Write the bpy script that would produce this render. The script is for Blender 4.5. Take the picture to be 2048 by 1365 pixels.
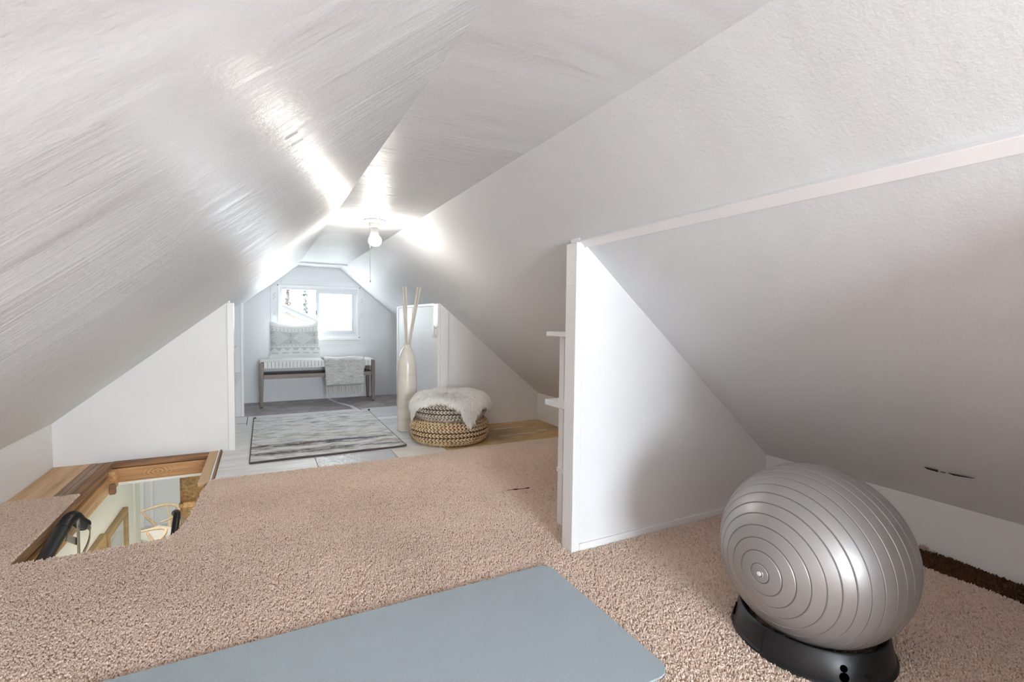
import bpy, bmesh, math, random
import numpy as np
from mathutils import Vector, Matrix
random.seed(4); RNG = np.random.default_rng(4)
D = bpy.data; S = bpy.context.scene; COL = S.collection
for o in list(D.objects): D.objects.remove(o)

# ------------------------------------------------------------------ camera
H = 0.92
cam = D.cameras.new('camera'); cam.sensor_width = 36.0; cam.lens = 957.71 / 2048 * 36.0
cam.clip_start = 0.02; cam.clip_end = 200
co = D.objects.new('camera', cam); COL.objects.link(co)
R_ = Vector((0.88587108, -0.46377866, 0.0119072)); U_ = Vector((0.0096271, 0.0440371, 0.99898351)); F_ = Vector((0.46383159, 0.88485597, -0.04347604))
co.matrix_world = Matrix(((R_.x, U_.x, -F_.x, 0), (R_.y, U_.y, -F_.y, 0), (R_.z, U_.z, -F_.z, H), (0, 0, 0, 1)))
S.camera = co

# ------------------------------------------------------------------ light and exposure
SKY = 11.0; BULB = 180.0; LOWER = 48.0; REAR = 96.0
w = D.worlds.new('sky'); S.world = w; w.use_nodes = True
bg = w.node_tree.nodes['Background']; bg.inputs[0].default_value = (0.86, 0.93, 1.0, 1); bg.inputs[1].default_value = SKY
vs = S.view_settings
S.display_settings.display_device = 'sRGB'
vs.view_transform = 'Standard'; vs.look = 'None'; vs.exposure = 0.37; vs.gamma = 1.0; vs.use_curve_mapping = False
cy = S.cycles
cy.use_denoising = True; cy.max_bounces = 12; cy.diffuse_bounces = 11; cy.adaptive_threshold = .015; cy.glossy_bounces = 4; cy.transparent_max_bounces = 12
cy.sample_clamp_indirect = 6.0; cy.caustics_reflective = False; cy.caustics_refractive = False
def area(name, loc, rot, sx, sy, power, col=(1, 1, 1), portal=False):
    l = D.lights.new(name, 'AREA'); l.shape = 'RECTANGLE'; l.size = sx; l.size_y = sy; l.energy = power; l.color = col
    l.cycles.is_portal = portal
    o = D.objects.new(name, l); COL.objects.link(o); o.location = loc; o.rotation_euler = rot
    return o
WF = (0.04, 1.06, 0.34, 1.24)          # window in the gable behind the photographer: x0 x1 z0 z1
YF = -2.4
area('window_portal', (0.588, 5.90, 0.985), (math.radians(-90), 0, 0), 0.80, 0.54, 1, portal=True)
# daylight through the window behind the photographer
area('rear_daylight', ((WF[0]+WF[1])/2, YF-0.13, (WF[2]+WF[3])/2), (math.radians(90), 0, 0), WF[1]-WF[0], WF[3]-WF[2], REAR, (.795, .908, 1.0))
# unseen area lights added to brighten the storey below
area('lower_fill', (-1.6, 6.6, -0.24), (0, 0, 0), 1.2, 1.2, LOWER*.75, (1.0, 0.98, 0.95))
area('stair_fill', (0.45, 2.9, -0.22), (0, math.radians(0), 0), 0.9, 0.9, LOWER*0.85, (1.0, 0.97, 0.86))

# ------------------------------------------------------------------ node helpers
class X:
    """a float socket with arithmetic"""
    def __init__(s, t, v): s.t = t; s.v = v
    def _m(s, op, *a, clamp=False):
        n = s.t.nodes.new('ShaderNodeMath'); n.operation = op; n.use_clamp = clamp
        for i, q in enumerate((s,) + a):
            if isinstance(q, X): q = q.v
            if isinstance(q, (int, float)): n.inputs[i].default_value = q
            else: s.t.links.new(q, n.inputs[i])
        return X(s.t, n.outputs[0])
    def __add__(s, o): return s._m('ADD', o)
    def __sub__(s, o): return s._m('SUBTRACT', o)
    def __mul__(s, o): return s._m('MULTIPLY', o)
    def __truediv__(s, o): return s._m('DIVIDE', o)
    def abs(s): return s._m('ABSOLUTE')
    def frac(s): return s._m('FRACT')
    def floor(s): return s._m('FLOOR')
    def sin(s): return s._m('SINE')
    def sqrt(s): return s._m('SQRT')
    def pow(s, e): return s._m('POWER', e)
    def gt(s, o): return s._m('GREATER_THAN', o)
    def lt(s, o): return s._m('LESS_THAN', o)
    def max(s, o): return s._m('MAXIMUM', o)
    def min(s, o): return s._m('MINIMUM', o)
    def ramp(s, a, b, c=0.0, d=1.0):
        n = s.t.nodes.new('ShaderNodeMapRange'); n.inputs[1].default_value = a; n.inputs[2].default_value = b
        n.inputs[3].default_value = c; n.inputs[4].default_value = d; s.t.links.new(s.v, n.inputs[0]); return X(s.t, n.outputs[0])
class M:
    """one node material"""
    def __init__(s, name, col=(.8, .8, .8), rough=.5, metal=0.0, spec=.5, **kw):
        s.m = D.materials.new(name); s.m.use_nodes = True; s.t = s.m.node_tree; s.b = s.t.nodes['Principled BSDF']
        s.b.inputs['Base Color'].default_value = (*col, 1); s.b.inputs['Roughness'].default_value = rough
        s.b.inputs['Metallic'].default_value = metal; s.b.inputs['Specular IOR Level'].default_value = spec
        for k, v in kw.items(): s.b.inputs[k.replace('_', ' ')].default_value = v
        tc = s.t.nodes.new('ShaderNodeTexCoord'); s.tc = tc
        s.h = None
    def vec(s, kind='Object', scale=(1, 1, 1), rot=(0, 0, 0), loc=(0, 0, 0)):
        n = s.t.nodes.new('ShaderNodeMapping'); s.t.links.new(s.tc.outputs[kind], n.inputs[0])
        n.inputs['Scale'].default_value = scale; n.inputs['Rotation'].default_value = rot; n.inputs['Location'].default_value = loc
        return n.outputs[0]
    def xyz(s, kind='Object'):
        n = s.t.nodes.new('ShaderNodeSeparateXYZ'); s.t.links.new(s.tc.outputs[kind], n.inputs[0])
        return [X(s.t, n.outputs[i]) for i in range(3)]
    def noise(s, scale=5, detail=3, rough=.5, vscale=(1, 1, 1), rot=(0, 0, 0), kind='Object', dist=0, loc=(0, 0, 0)):
        n = s.t.nodes.new('ShaderNodeTexNoise'); n.inputs['Scale'].default_value = scale; n.inputs['Detail'].default_value = detail
        n.inputs['Roughness'].default_value = rough; n.inputs['Distortion'].default_value = dist
        s.t.links.new(s.vec(kind, vscale, rot, loc), n.inputs['Vector']); return X(s.t, n.outputs['Fac'])
    def voro(s, scale=5, vscale=(1, 1, 1), kind='Object', feature='F1'):
        n = s.t.nodes.new('ShaderNodeTexVoronoi'); n.feature = feature; n.inputs['Scale'].default_value = scale
        s.t.links.new(s.vec(kind, vscale), n.inputs['Vector']); return X(s.t, n.outputs['Distance'])
    def rgb(s, fac, stops):
        n = s.t.nodes.new('ShaderNodeValToRGB'); e = n.color_ramp.elements
        while len(e) < len(stops): e.new(.5)
        for q, (p, c) in zip(e, stops): q.position = p; q.color = (*c, 1)
        s.t.links.new(fac.v, n.inputs[0]); return n.outputs[0]
    def mix(s, fac, a, b):
        n = s.t.nodes.new('ShaderNodeMix'); n.data_type = 'RGBA'
        for i, q in ((0, fac), (6, a), (7, b)):
            if isinstance(q, X): q = q.v
            if isinstance(q, (int, float)): n.inputs[i].default_value = q
            elif isinstance(q, tuple): n.inputs[i].default_value = (*q, 1)
            else: s.t.links.new(q, n.inputs[i])
        return n.outputs[2]
    def color(s, sock): s.t.links.new(sock, s.b.inputs['Base Color']); return s
    def rough(s, x): s.t.links.new(x.v, s.b.inputs['Roughness']); return s
    def bump(s, x, dist=.001, strength=1.0):
        n = s.t.nodes.new('ShaderNodeBump'); n.inputs['Strength'].default_value = strength; n.inputs['Distance'].default_value = dist
        s.t.links.new(x.v, n.inputs['Height'])
        if s.h is not None: s.t.links.new(s.h, n.inputs['Normal'])
        s.h = n.outputs[0]; s.t.links.new(s.h, s.b.inputs['Normal']); return s

# ------------------------------------------------------------------ mesh helpers
class MB:
    def __init__(s): s.v = []; s.f = []; s.uv = None
    def add(s, vs, fs):
        b = len(s.v); s.v += [tuple(q) for q in vs]; s.f += [tuple(b + i for i in f) for f in fs]; return s
    def box(s, x0, x1, y0, y1, z0, z1):
        return s.add([(x, y, z) for z in (z0, z1) for y in (y0, y1) for x in (x0, x1)],
                     [(0, 2, 3, 1), (4, 5, 7, 6), (0, 1, 5, 4), (2, 6, 7, 3), (0, 4, 6, 2), (1, 3, 7, 5)])
    def prism(s, poly, a, b, axis='y'):
        """poly of 2-D points extruded from a to b along axis"""
        n = len(poly)
        def P(q, c): return {'y': (q[0], c, q[1]), 'x': (c, q[0], q[1]), 'z': (q[0], q[1], c)}[axis]
        return s.add([P(q, a) for q in poly] + [P(q, b) for q in poly],
                     [tuple(range(n)), tuple(range(2*n-1, n-1, -1))] + [(i, i+n, (i+1) % n+n, (i+1) % n) for i in range(n)])
    def bar(s, p, q, w, h, up=(0, 0, 1), w2=None, h2=None):
        p = Vector(p); q = Vector(q); d = (q-p).normalized(); up = Vector(up)
        a = d.cross(up)
        if a.length < 1e-4: a = d.cross(Vector((0, 1, 0)))
        a.normalize(); b = a.cross(d); w2 = w2 or w; h2 = h2 or h
        vs = [p+a*sx*w/2+b*sy*h/2 for sx, sy in ((-1, -1), (1, -1), (1, 1), (-1, 1))] + [q+a*sx*w2/2+b*sy*h2/2 for sx, sy in ((-1, -1), (1, -1), (1, 1), (-1, 1))]
        return s.add(vs, [(0, 1, 2, 3), (7, 6, 5, 4), (0, 4, 5, 1), (1, 5, 6, 2), (2, 6, 7, 3), (3, 7, 4, 0)])
    def tube(s, path, r, n=10, caps=True):
        path = [Vector(p) for p in path]; m = len(path); rs = r if isinstance(r, (list, tuple)) else [r]*m
        T = [(path[min(i+1, m-1)]-path[max(i-1, 0)]).normalized() for i in range(m)]
        a = T[0].cross(Vector((0, 0, 1)))
        if a.length < 1e-3: a = T[0].cross(Vector((1, 0, 0)))
        a.normalize(); vs = []
        for i in range(m):
            a = (a - T[i]*a.dot(T[i])).normalized(); b = T[i].cross(a)
            vs += [path[i]+(a*math.cos(2*math.pi*k/n)+b*math.sin(2*math.pi*k/n))*rs[i] for k in range(n)]
        fs = [(i*n+k, i*n+(k+1) % n, (i+1)*n+(k+1) % n, (i+1)*n+k) for i in range(m-1) for k in range(n)]
        if caps: fs += [tuple(range(n-1, -1, -1)), tuple((m-1)*n+k for k in range(n))]
        return s.add(vs, fs)
    def lathe(s, prof, c, n=32, axis=(0, 0, 1), a0=0.0, a1=2*math.pi):
        """prof of (radius, height) turned about axis through c"""
        c = Vector(c); ax = Vector(axis).normalized(); e = ax.cross(Vector((0, 1, 0)))
        if e.length < .1: e = ax.cross(Vector((0, 0, 1)))
        e.normalize(); g = ax.cross(e); full = abs(a1-a0-2*math.pi) < 1e-6; k = n if full else n+1
        if ax.z > .99: e = Vector((1, 0, 0)); g = Vector((0, 1, 0))
        vs = []
        for r, h in prof:
            for i in range(k):
                t = a0+(a1-a0)*i/n; vs.append(c+ax*h+(e*math.cos(t)+g*math.sin(t))*max(r, 1e-5))
        fs = []
        for j in range(len(prof)-1):
            for i in range(k if full else k-1):
                i2 = (i+1) % k; fs.append((j*k+i, j*k+i2, (j+1)*k+i2, (j+1)*k+i))
        return s.add(vs, fs)
    def grid(s, fn, nu, nv, uv=True):
        vs = [fn(i/nu, j/nv) for j in range(nv+1) for i in range(nu+1)]; b = len(s.v)
        s.add(vs, [(j*(nu+1)+i, j*(nu+1)+i+1, (j+1)*(nu+1)+i+1, (j+1)*(nu+1)+i) for j in range(nv) for i in range(nu)])
        if uv:
            if s.uv is None: s.uv = {}
            for j in range(nv+1):
                for i in range(nu+1): s.uv[b+j*(nu+1)+i] = (i/nu, j/nv)
        return s
    def build(s, name, m, parent=None, smooth=False, bevel=0, fix=True, solid=0, sub=0, angle=40):
        me = D.meshes.new(name); off = Vector((0, 0, 0))
        q = parent
        while q is not None: off = off + q.location; q = q.parent
        me.from_pydata([(v[0]-off.x, v[1]-off.y, v[2]-off.z) for v in s.v], [], s.f)
        if fix:
            bm = bmesh.new(); bm.from_mesh(me); bmesh.ops.remove_doubles(bm, verts=bm.verts, dist=1e-6) if not s.uv else None
            bmesh.ops.recalc_face_normals(bm, faces=bm.faces); bm.to_mesh(me); bm.free()
        if s.uv:
            l = me.uv_layers.new(name='UVMap')
            for lp in me.loops: l.data[lp.index].uv = s.uv.get(lp.vertex_index, (0, 0))
        me.materials.append(m.m if isinstance(m, M) else m)
        if smooth:
            me.shade_smooth()
            if angle < 180: me.set_sharp_from_angle(angle=math.radians(angle))
        o = D.objects.new(name, me); COL.objects.link(o)
        if parent is not None: o.parent = parent
        if solid:
            k = o.modifiers.new('solid', 'SOLIDIFY'); k.thickness = solid; k.offset = 0
        if bevel:
            k = o.modifiers.new('bevel', 'BEVEL'); k.width = bevel; k.segments = 2; k.limit_method = 'ANGLE'
        if sub:
            k = o.modifiers.new('sub', 'SUBSURF'); k.levels = sub; k.render_levels = sub
        return o
def tag(o, label=None, cat=None, group=None, kind=None):
    if label: o['label'] = label
    if cat: o['category'] = cat
    if group: o['group'] = group
    if kind: o['kind'] = kind
    return o
def thing(name, loc, label, cat, group=None):
    o = D.objects.new(name, None); COL.objects.link(o); o.location = loc; o.empty_display_size = .05
    return tag(o, label, cat, group)
def struct(name, loc=(0, 0, 0)):
    o = D.objects.new(name, None); COL.objects.link(o); o.location = loc; o['kind'] = 'structure'; return o
def ST(o): o['kind'] = 'structure'; return o
def arc(pts, n=8):
    """smooth path through points (Catmull-Rom)"""
    P = [Vector(p) for p in pts]; P = [P[0]*2-P[1]] + P + [P[-1]*2-P[-2]]; out = []
    for i in range(1, len(P)-2):
        for k in range(n):
            t = k/n; a, b, c, d = P[i-1:i+3]
            out.append(.5*((2*b)+(c-a)*t+(2*a-5*b+4*c-d)*t*t+(3*b-a-3*c+d)*t**3))
    return out+[P[-2]]

# ------------------------------------------------------------------ materials
def paint(name, col, rough=.45, streak=0.0, axis=0, roller=.5, tint=.03):
    m = M(name, col, rough, spec=.5)
    n = m.noise(1.6, 3)
    m.color(m.mix(n.ramp(.3, .7), tuple(c*(1-tint) for c in col), tuple(min(1, c*(1+tint)) for c in col)))
    if roller: m.bump(m.noise(150, 2), .0006*roller, 1)
    return m
def slope_paint(name, col, rough, streak, far=1.0, spec=.5):
    """semi-gloss white over plywood: streaks run up the slope, roller stipple nearer the stair"""
    m = M(name, col, rough, spec=spec)
    x, y, z = m.xyz()
    mask = (y + m.noise(1.3, 2)*1.6).ramp(far, far+1.2)
    wide = m.noise(1, 4, .55, (.55, 7, .55), dist=.3)
    fine = m.noise(1, 5, .65, (2.0, 55, 2.0), dist=.5)
    blot = m.noise(9, 4, .6, (.6, 1.2, .6))
    m.bump((wide*.58+fine*.27+blot*.15)*mask, .010*streak, 1)
    m.bump(m.noise(1, 3, .5, (1.2, 3.0, 1.2)), .010*streak, 1)
    m.bump(m.noise(95, 3, .6), .0009, 1)
    m.color(m.mix(m.noise(1.2, 3).ramp(.35, .7), tuple(c*.97 for c in col), col))
    r = (m.noise(14, 3, .6, (.4, 2.4, .4)).ramp(.3, .7, -.07, .07)*mask)+rough
    m.rough(r)
    return m
WHITE = (.80, .80, .80)
MAT = {}
MAT['wall'] = paint('wall_paint', (.83, .83, .83), .5)
MAT['endwall'] = paint('end_wall_paint', (.83, .84, .85), .5)
MAT['slope'] = slope_paint('gloss_slope_paint', (.725, .74, .755), .37, 2.3, 1.0, .34)
MAT['slope_r'] = slope_paint('satin_slope_paint', (.74, .755, .77), .45, 1.0, 2.6, .34)
MAT['ceil'] = slope_paint('gloss_ceiling_paint', (.70, .718, .735), .42, 2.0, 1.6, .34)
MAT['trim'] = paint('trim_paint', (.86, .855, .85), .32, roller=.3)
MAT['trimrough'] = paint('chipped_trim_paint', (.84, .835, .82), .38, roller=3.0)
def wood(name, c0, c1, axis=0, scale=1.0, rough=.55, knots=(), dark=.35):
    m = M(name, c0, rough)
    sc = [26*scale]*3; sc[axis] = 1.6*scale
    g = m.noise(1, 5, .6, tuple(sc), dist=.8)
    f = m.noise(1, 3, .6, tuple(q*4 if i != axis else q*2 for i, q in enumerate(sc)))
    v = g*.75+f*.25
    if knots:
        x, y, z = m.xyz(); p = [x, y, z]
        for (a, ca, b, cb, r) in knots:
            d = (((p[a]-ca)*.5).pow(2.0)+(p[b]-cb).pow(2.0)).sqrt()+g*.018
            ring = ((d*(6.28/.011)+g*4.0).sin())*.5+.5
            k = d.ramp(r*.4, r, 1, 0)
            v = v*(k*-.75+1.0) + ring*k*.20 + k*.22
    m.color(m.rgb(v, [(.25, tuple(q*dark for q in c0)), (.45, c0), (.7, c1)]))
    m.bump(v, .0012, .6)
    return m
MAT['pine_x'] = wood('raw_pine_crosswise', (.46, .235, .10), (.66, .40, .20), 0, knots=((0, -.035, 2, -.072, .062), (0, .19, 2, -.05, .02)))
MAT['pine_y'] = wood('raw_pine_lengthwise', (.50, .275, .12), (.72, .47, .25), 1)
MAT['pine_pale'] = wood('pale_pine', (.62, .40, .21), (.78, .58, .36), 1, knots=((1, .25, 2, -.105, .04),))
MAT['old'] = wood('old_dark_timber', (.22, .105, .05), (.42, .22, .105), 0, rough=.7)
MAT['old_y'] = wood('old_dark_timber_lengthwise', (.22, .115, .055), (.46, .26, .13), 1, rough=.7)
MAT['greyplank'] = wood('grey_brown_plank', (.30, .20, .14), (.50, .36, .26), 1, rough=.75)
MAT['ply'] = wood('tan_plywood', (.58, .36, .19), (.76, .53, .32), 1, .5)
def glue_ply():
    m = M('plywood_with_glue', (.5, .3, .15), .5)
    g = m.noise(1, 5, .6, (9, 60, 9), rot=(0, 0, .35), dist=.8)
    base = m.rgb(g, [(.3, (.44, .26, .10)), (.5, (.64, .42, .19)), (.68, (.78, .56, .30))])
    dirt = m.noise(2.2, 4).ramp(.42, .62)
    base = m.mix(dirt*.55, base, (.28, .20, .13))
    x, y, z = m.xyz()
    st = m.noise(1, 3, .5, (1.6, 9, 1), loc=(.4, .3, 0)).ramp(.60, .64)
    edge = (y+m.noise(7, 3)*.05).ramp(3.175, 3.19, 1, 0)
    base = m.mix((st.max(edge))*.9, base, (.76, .66, .54))
    m.color(base); m.rough(m.noise(6, 3).ramp(.3, .7, .35, .65)); m.bump(g, .001, .5)
    return m
MAT['glueply'] = glue_ply()
def floorpaint(name, c0, c1, c2, sc=1.0, rot=0.0, rough=.45, vs=(3, 22, 3)):
    m = M(name, c0, rough)
    a = m.noise(1, 5, .62, tuple(q*sc for q in vs), rot=(0, 0, rot), dist=.6); b = m.noise(3.2*sc, 5, .6)
    m.color(m.mix(b.ramp(.45, .66), m.rgb(a, [(.35, c0), (.6, c1)]), c2)); m.bump(a*.6+b*.4, .0012, .6)
    m.rough(b.ramp(.3, .7, rough-.12, rough+.15))
    return m
MAT['fl_white'] = floorpaint('worn_white_floor_paint', (.66, .635, .60), (.80, .79, .78), (.83, .82, .80))
MAT['fl_beige'] = floorpaint('beige_white_floor', (.62, .56, .48), (.76, .72, .67), (.80, .78, .75))
MAT['fl_grey'] = floorpaint('blue_grey_floor', (.52, .53, .56), (.66, .67, .69), (.74, .74, .75))
MAT['fl_plum'] = floorpaint('plum_grey_floor', (.24, .20, .205), (.36, .32, .325), (.56, .53, .52), 1.4)
def wiggle():
    m = M('grey_board_white_grain', (.6, .6, .62), .45)
    x, y, z = m.xyz()
    n = m.noise(7, 3, .5, (1, 1.0, 1), dist=1.0)
    d = m.noise(3, 2, .4)
    r = ((n*70.0+x*60.0+d*26).sin()).ramp(-.1, .35)
    fade = (x+m.noise(5, 3)*.12).ramp(.52, .70, 1, 0)
    m.color(m.mix(r*fade.max(.12), (.50, .50, .53), (.86, .86, .86))); m.bump(r, .0006, .5)
    return m
MAT['fl_wiggle'] = wiggle()
def carpet_mat(name, dark, light, inst=True):
    m = M(name, light, .95, spec=.1)
    n = m.noise(1.7, 4, .6, (1, 1, 1)); n2 = m.noise(11, 3)
    if inst:
        a = m.t.nodes.new('ShaderNodeObjectInfo'); r = X(m.t, a.outputs['Random'])
        g = m.t.nodes.new('ShaderNodeNewGeometry')
        sx = m.t.nodes.new('ShaderNodeVectorMath'); sx.operation = 'SCALE'; sx.inputs[3].default_value = 1.6; m.t.links.new(g.outputs['Position'], sx.inputs[0])
        q = m.t.nodes.new('ShaderNodeTexNoise'); q.inputs['Scale'].default_value = 1.0; q.inputs['Detail'].default_value = 4; m.t.links.new(sx.outputs[0], q.inputs['Vector'])
        v = r*.55 + X(m.t, q.outputs['Fac']).ramp(.3, .7)*.45
    else: v = n.ramp(.3, .7)*.6+n2*.4
    m.color(m.rgb(v, [(.0, dark), (.45, tuple((a+b)/2*1.04 for a, b in zip(dark, light))), (1, light)]))
    return m
MAT['carpet'] = carpet_mat('carpet_backing', (.46, .33, .26), (.62, .47, .38), False)
MAT['tuft'] = carpet_mat('carpet_tuft', (.60, .46, .37), (.92, .755, .64))
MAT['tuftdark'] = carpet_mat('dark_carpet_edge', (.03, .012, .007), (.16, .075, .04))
def mat_mat():
    m = M('blue_grey_foam', (.40, .45, .49), .55, spec=.4)
    x, y, z = m.xyz()
    wv = ((x*(6.283/.0052)).sin()*(y*(6.283/.0042)).sin())
    m.color(m.mix(wv.ramp(-.6, .8), (.34, .40, .44), (.53, .595, .63)))
    m.bump(wv, .0006, .7); m.rough(m.noise(3, 3).ramp(.3, .7, .48, .62))
    return m
MAT['mat'] = mat_mat()
def rug_mat():
    m = M('distressed_woven_rug', (.6, .6, .58), .95, spec=.1)
    x, y, z = m.xyz()
    s1 = m.noise(1, 7, .72, (7, 15, 5), dist=.4); s2 = m.noise(1, 4, .6, (1.6, 9, 1), loc=(3, 1, 0)); pt = m.noise(2.6, 3, .5, loc=(5, 2, 1))
    col = m.rgb(s1, [(.36, (.34, .34, .325)), (.46, (.58, .58, .56)), (.55, (.78, .775, .76))])
    col = m.mix(s2.ramp(.58, .70)*.55, col, (.55, .44, .33))
    col = m.mix(pt.ramp(.56, .68)*.45, col, (.44, .50, .60))
    y = y+4.1; x = x+.43
    wob = y+m.noise(1, 4, .6, (2.2, 8, 1))*.16+x*.03
    def band(c, w_): return ((wob-c).abs()).ramp(w_, w_*.35, 0, 1)
    sp = m.noise(1, 5, .75, (22, 60, 5)).ramp(.36, .50)
    brk = m.noise(1, 3, .6, (3.2, 8, 1), loc=(1, 7, 0)).ramp(.34, .48)
    b = band(3.82, .06).max(band(3.62, .07)*.75)
    col = m.mix((b*sp*brk*1.3).min(.95), col, m.mix(x.ramp(.3, .6), (.10, .075, .055), (.11, .13, .16)))
    col = m.mix(m.noise(1, 4, .6, (3, 12, 1), loc=(9, 2, 0)).ramp(.57, .63)*.85, col, (.80, .80, .785))
    m.color(col); m.bump(m.noise(1, 3, .7, (60, 140, 10)), .0015, .8)
    return m
MAT['rug'] = rug_mat()
MAT['rugedge'] = M('dark_rug_binding', (.075, .062, .058), .9)
MAT['legwood'] = wood('grey_brown_bench_wood', (.235, .19, .165), (.36, .30, .265), 2, 1.0, dark=.7)
MAT['railwood'] = wood('grey_brown_rail_wood', (.28, .235, .205), (.41, .35, .31), 0, 1.0, dark=.7)
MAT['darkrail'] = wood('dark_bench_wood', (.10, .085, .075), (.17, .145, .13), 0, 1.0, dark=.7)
MAT['strap'] = paint('white_leather_strap', (.82, .82, .79), .45, roller=.3)
MAT['strapdark'] = M('seat_web_underside', (.40, .39, .37), .8)
MAT['rubber'] = M('dark_rubber', (.02, .02, .02), .6)
def throw_mat():
    m = M('grey_heather_knit', (.55, .54, .52), .95, spec=.1)
    a = m.noise(1, 3, .7, (40, 40, 160)); b = m.noise(1, 3, .6, (9, 9, 40))
    m.color(m.rgb(a*.6+b*.4, [(.36, (.40, .39, .37)), (.5, (.58, .57, .545)), (.66, (.76, .75, .73))])); m.bump(a, .003, .8)
    return m
MAT['throw'] = throw_mat()
MAT['fringe'] = paint('fringe_yarn', (.66, .635, .60), .95, roller=2)
MAT['knot'] = paint('fringe_knot_yarn', (.33, .31, .29), .95, roller=2)
def cushion_mat():
    m = M('kilim_print_cotton', (.8, .8, .78), .9, spec=.15)
    u, v, q = m.xyz('UV')
    G = (.60, .60, .585); L = (.84, .84, .825); DK = (.40, .40, .385)
    vq = (v*44.0).floor()/44.0
    # stepped diamonds in the middle band
    fu = ((u*2.0+.20).frac()-.5).abs(); dv = ((vq-.55)/.20).abs()
    rhomb = fu*2.3+dv
    steps = ((rhomb*4.2+((u*26.0).frac()-.5)*.5).frac()).gt(.52)
    dia = rhomb.lt(1.0)*steps
    mid = v.gt(.38)*v.lt(.73)
    col = m.mix(dia*mid, L, L)
    col = m.mix(mid, L, m.mix(dia, G, L))
    # four small hourglass marks
    fm = ((u*2.0+.70).frac()-.5).abs(); hv = ((((v-.55).abs())-.105).abs())
    hour = fm.lt(.025+0.0)*hv.lt(.04); cap = fm.lt(.055)*((hv-.036).abs()).lt(.007)
    col = m.mix((hour.max(cap))*mid*.8, col, DK)
    # stripes
    for a, b in ((.735, .75), (.80, .81), (.86, .875), (.355, .37), (.315, .322)):
        col = m.mix(v.gt(a)*v.lt(b), col, (.58, .58, .56))
    dots = ((u*13.0).frac()-.5).abs().lt(.22)
    for a, b in ((.765, .79), (.825, .845), (.33, .35)):
        col = m.mix(dots*v.gt(a)*v.lt(b), col, (.56, .56, .54))
    # triangles
    tri = (((u*6.0).frac()-.5).abs()*.16+.20).gt(v)
    tb = v.gt(.20)*v.lt(.29); col = m.mix(tb, col, m.mix((((u*6.0).frac()-.5).abs()*.18+v).gt(.285), L, G))
    d2 = ((u*5.0).frac()-.5).abs().lt(.3); col = m.mix(d2*v.gt(.12)*v.lt(.155), col, (.62, .62, .60))
    m.color(col); m.bump(m.noise(300, 2), .0004, .6)
    return m
MAT['cushion'] = cushion_mat()
def glaze():
    m = M('cream_crackle_glaze', (.72, .675, .60), .22, spec=.5)
    a = m.noise(1, 4, .6, (4, 4, 14)); m.color(m.rgb(a, [(.35, (.66, .605, .53)), (.65, (.76, .72, .65))]))
    m.bump(m.noise(1, 3, .6, (8, 8, 60)), .0012, .6); return m
MAT['glaze'] = glaze()
MAT['stick'] = wood('pale_bamboo', (.62, .55, .46), (.76, .70, .61), 2, .6, dark=.9)
MAT['braid'] = wood('golden_banana_fibre', (.56, .40, .22), (.78, .62, .42), 0, 1.2, rough=.6, dark=.5)
MAT['braidgrey'] = wood('greyed_banana_fibre', (.52, .46, .38), (.74, .68, .60), 0, 1.2, rough=.65, dark=.5)
MAT['pouf_core'] = M('dark_pouf_core', (.10, .065, .035), .9)
MAT['fleece'] = M('ivory_fleece', (.96, .945, .92), .8, spec=.2)
MAT['hide'] = M('sheepskin_hide', (.74, .70, .65), .9)
def ball_mat():
    m = M('pearl_grey_vinyl', (.38, .362, .35), .38, metal=.5, spec=.5)
    m.bump(m.noise(420, 2), .00025, .6); m.rough(m.noise(5, 3).ramp(.3, .7, .33, .42)); return m
MAT['ball'] = ball_mat()
MAT['plug'] = M('white_plug', (.85, .85, .85), .4)
def black_plastic():
    m = M('black_plastic', (.007, .007, .008), .30, spec=.5)
    m.rough(m.noise(9, 4).ramp(.3, .7, .26, .46)); m.bump(m.noise(600, 2), .0002, .5); return m
MAT['black'] = black_plastic()
MAT['hole'] = M('slot_shade_black', (.001, .001, .001), 1.0, spec=0.0)
MAT['groove'] = M('shaded_groove', (.10, .095, .09), .6)  # shade inside the ball's grooves, put into the colour
MAT['foam'] = M('black_foam', (.008, .008, .009), .36)
MAT['steel'] = M('grey_steel', (.42, .40, .37), .38, metal=.8)
MAT['porcelain'] = M('white_porcelain', (.62, .60, .57), .3)
MAT['holder'] = M('cream_lamp_holder', (.45, .42, .37), .4)
MAT['chain'] = M('grey_chain', (.30, .30, .30), .4, metal=.5)
def emit(name, col, strength):
    m = M(name, col, .4); m.b.inputs['Emission Color'].default_value = (*col, 1); m.b.inputs['Emission Strength'].default_value = strength; return m
MAT['bulb'] = emit('glowing_bulb', (1.0, .93, .84), BULB)
def glass():
    m = D.materials.new('window_glass'); m.use_nodes = True; t = m.node_tree; t.nodes.clear()
    o = t.nodes.new('ShaderNodeOutputMaterial'); a = t.nodes.new('ShaderNodeBsdfTransparent'); g = t.nodes.new('ShaderNodeBsdfGlossy'); g.inputs['Roughness'].default_value = .02
    lw = t.nodes.new('ShaderNodeLayerWeight'); f = t.nodes.new('ShaderNodeMath'); f.operation = 'POWER'; f.inputs[1].default_value = 5.0; t.links.new(lw.outputs['Facing'], f.inputs[0]); mx = t.nodes.new('ShaderNodeMixShader')
    t.links.new(f.outputs[0], mx.inputs[0]); t.links.new(a.outputs[0], mx.inputs[1]); t.links.new(g.outputs[0], mx.inputs[2]); t.links.new(mx.outputs[0], o.inputs[0]); return m
MAT['glass'] = glass()
MAT['frosted'] = M('frosted_glass', (.9, .9, .9), .55, Transmission_Weight=.0)
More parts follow.
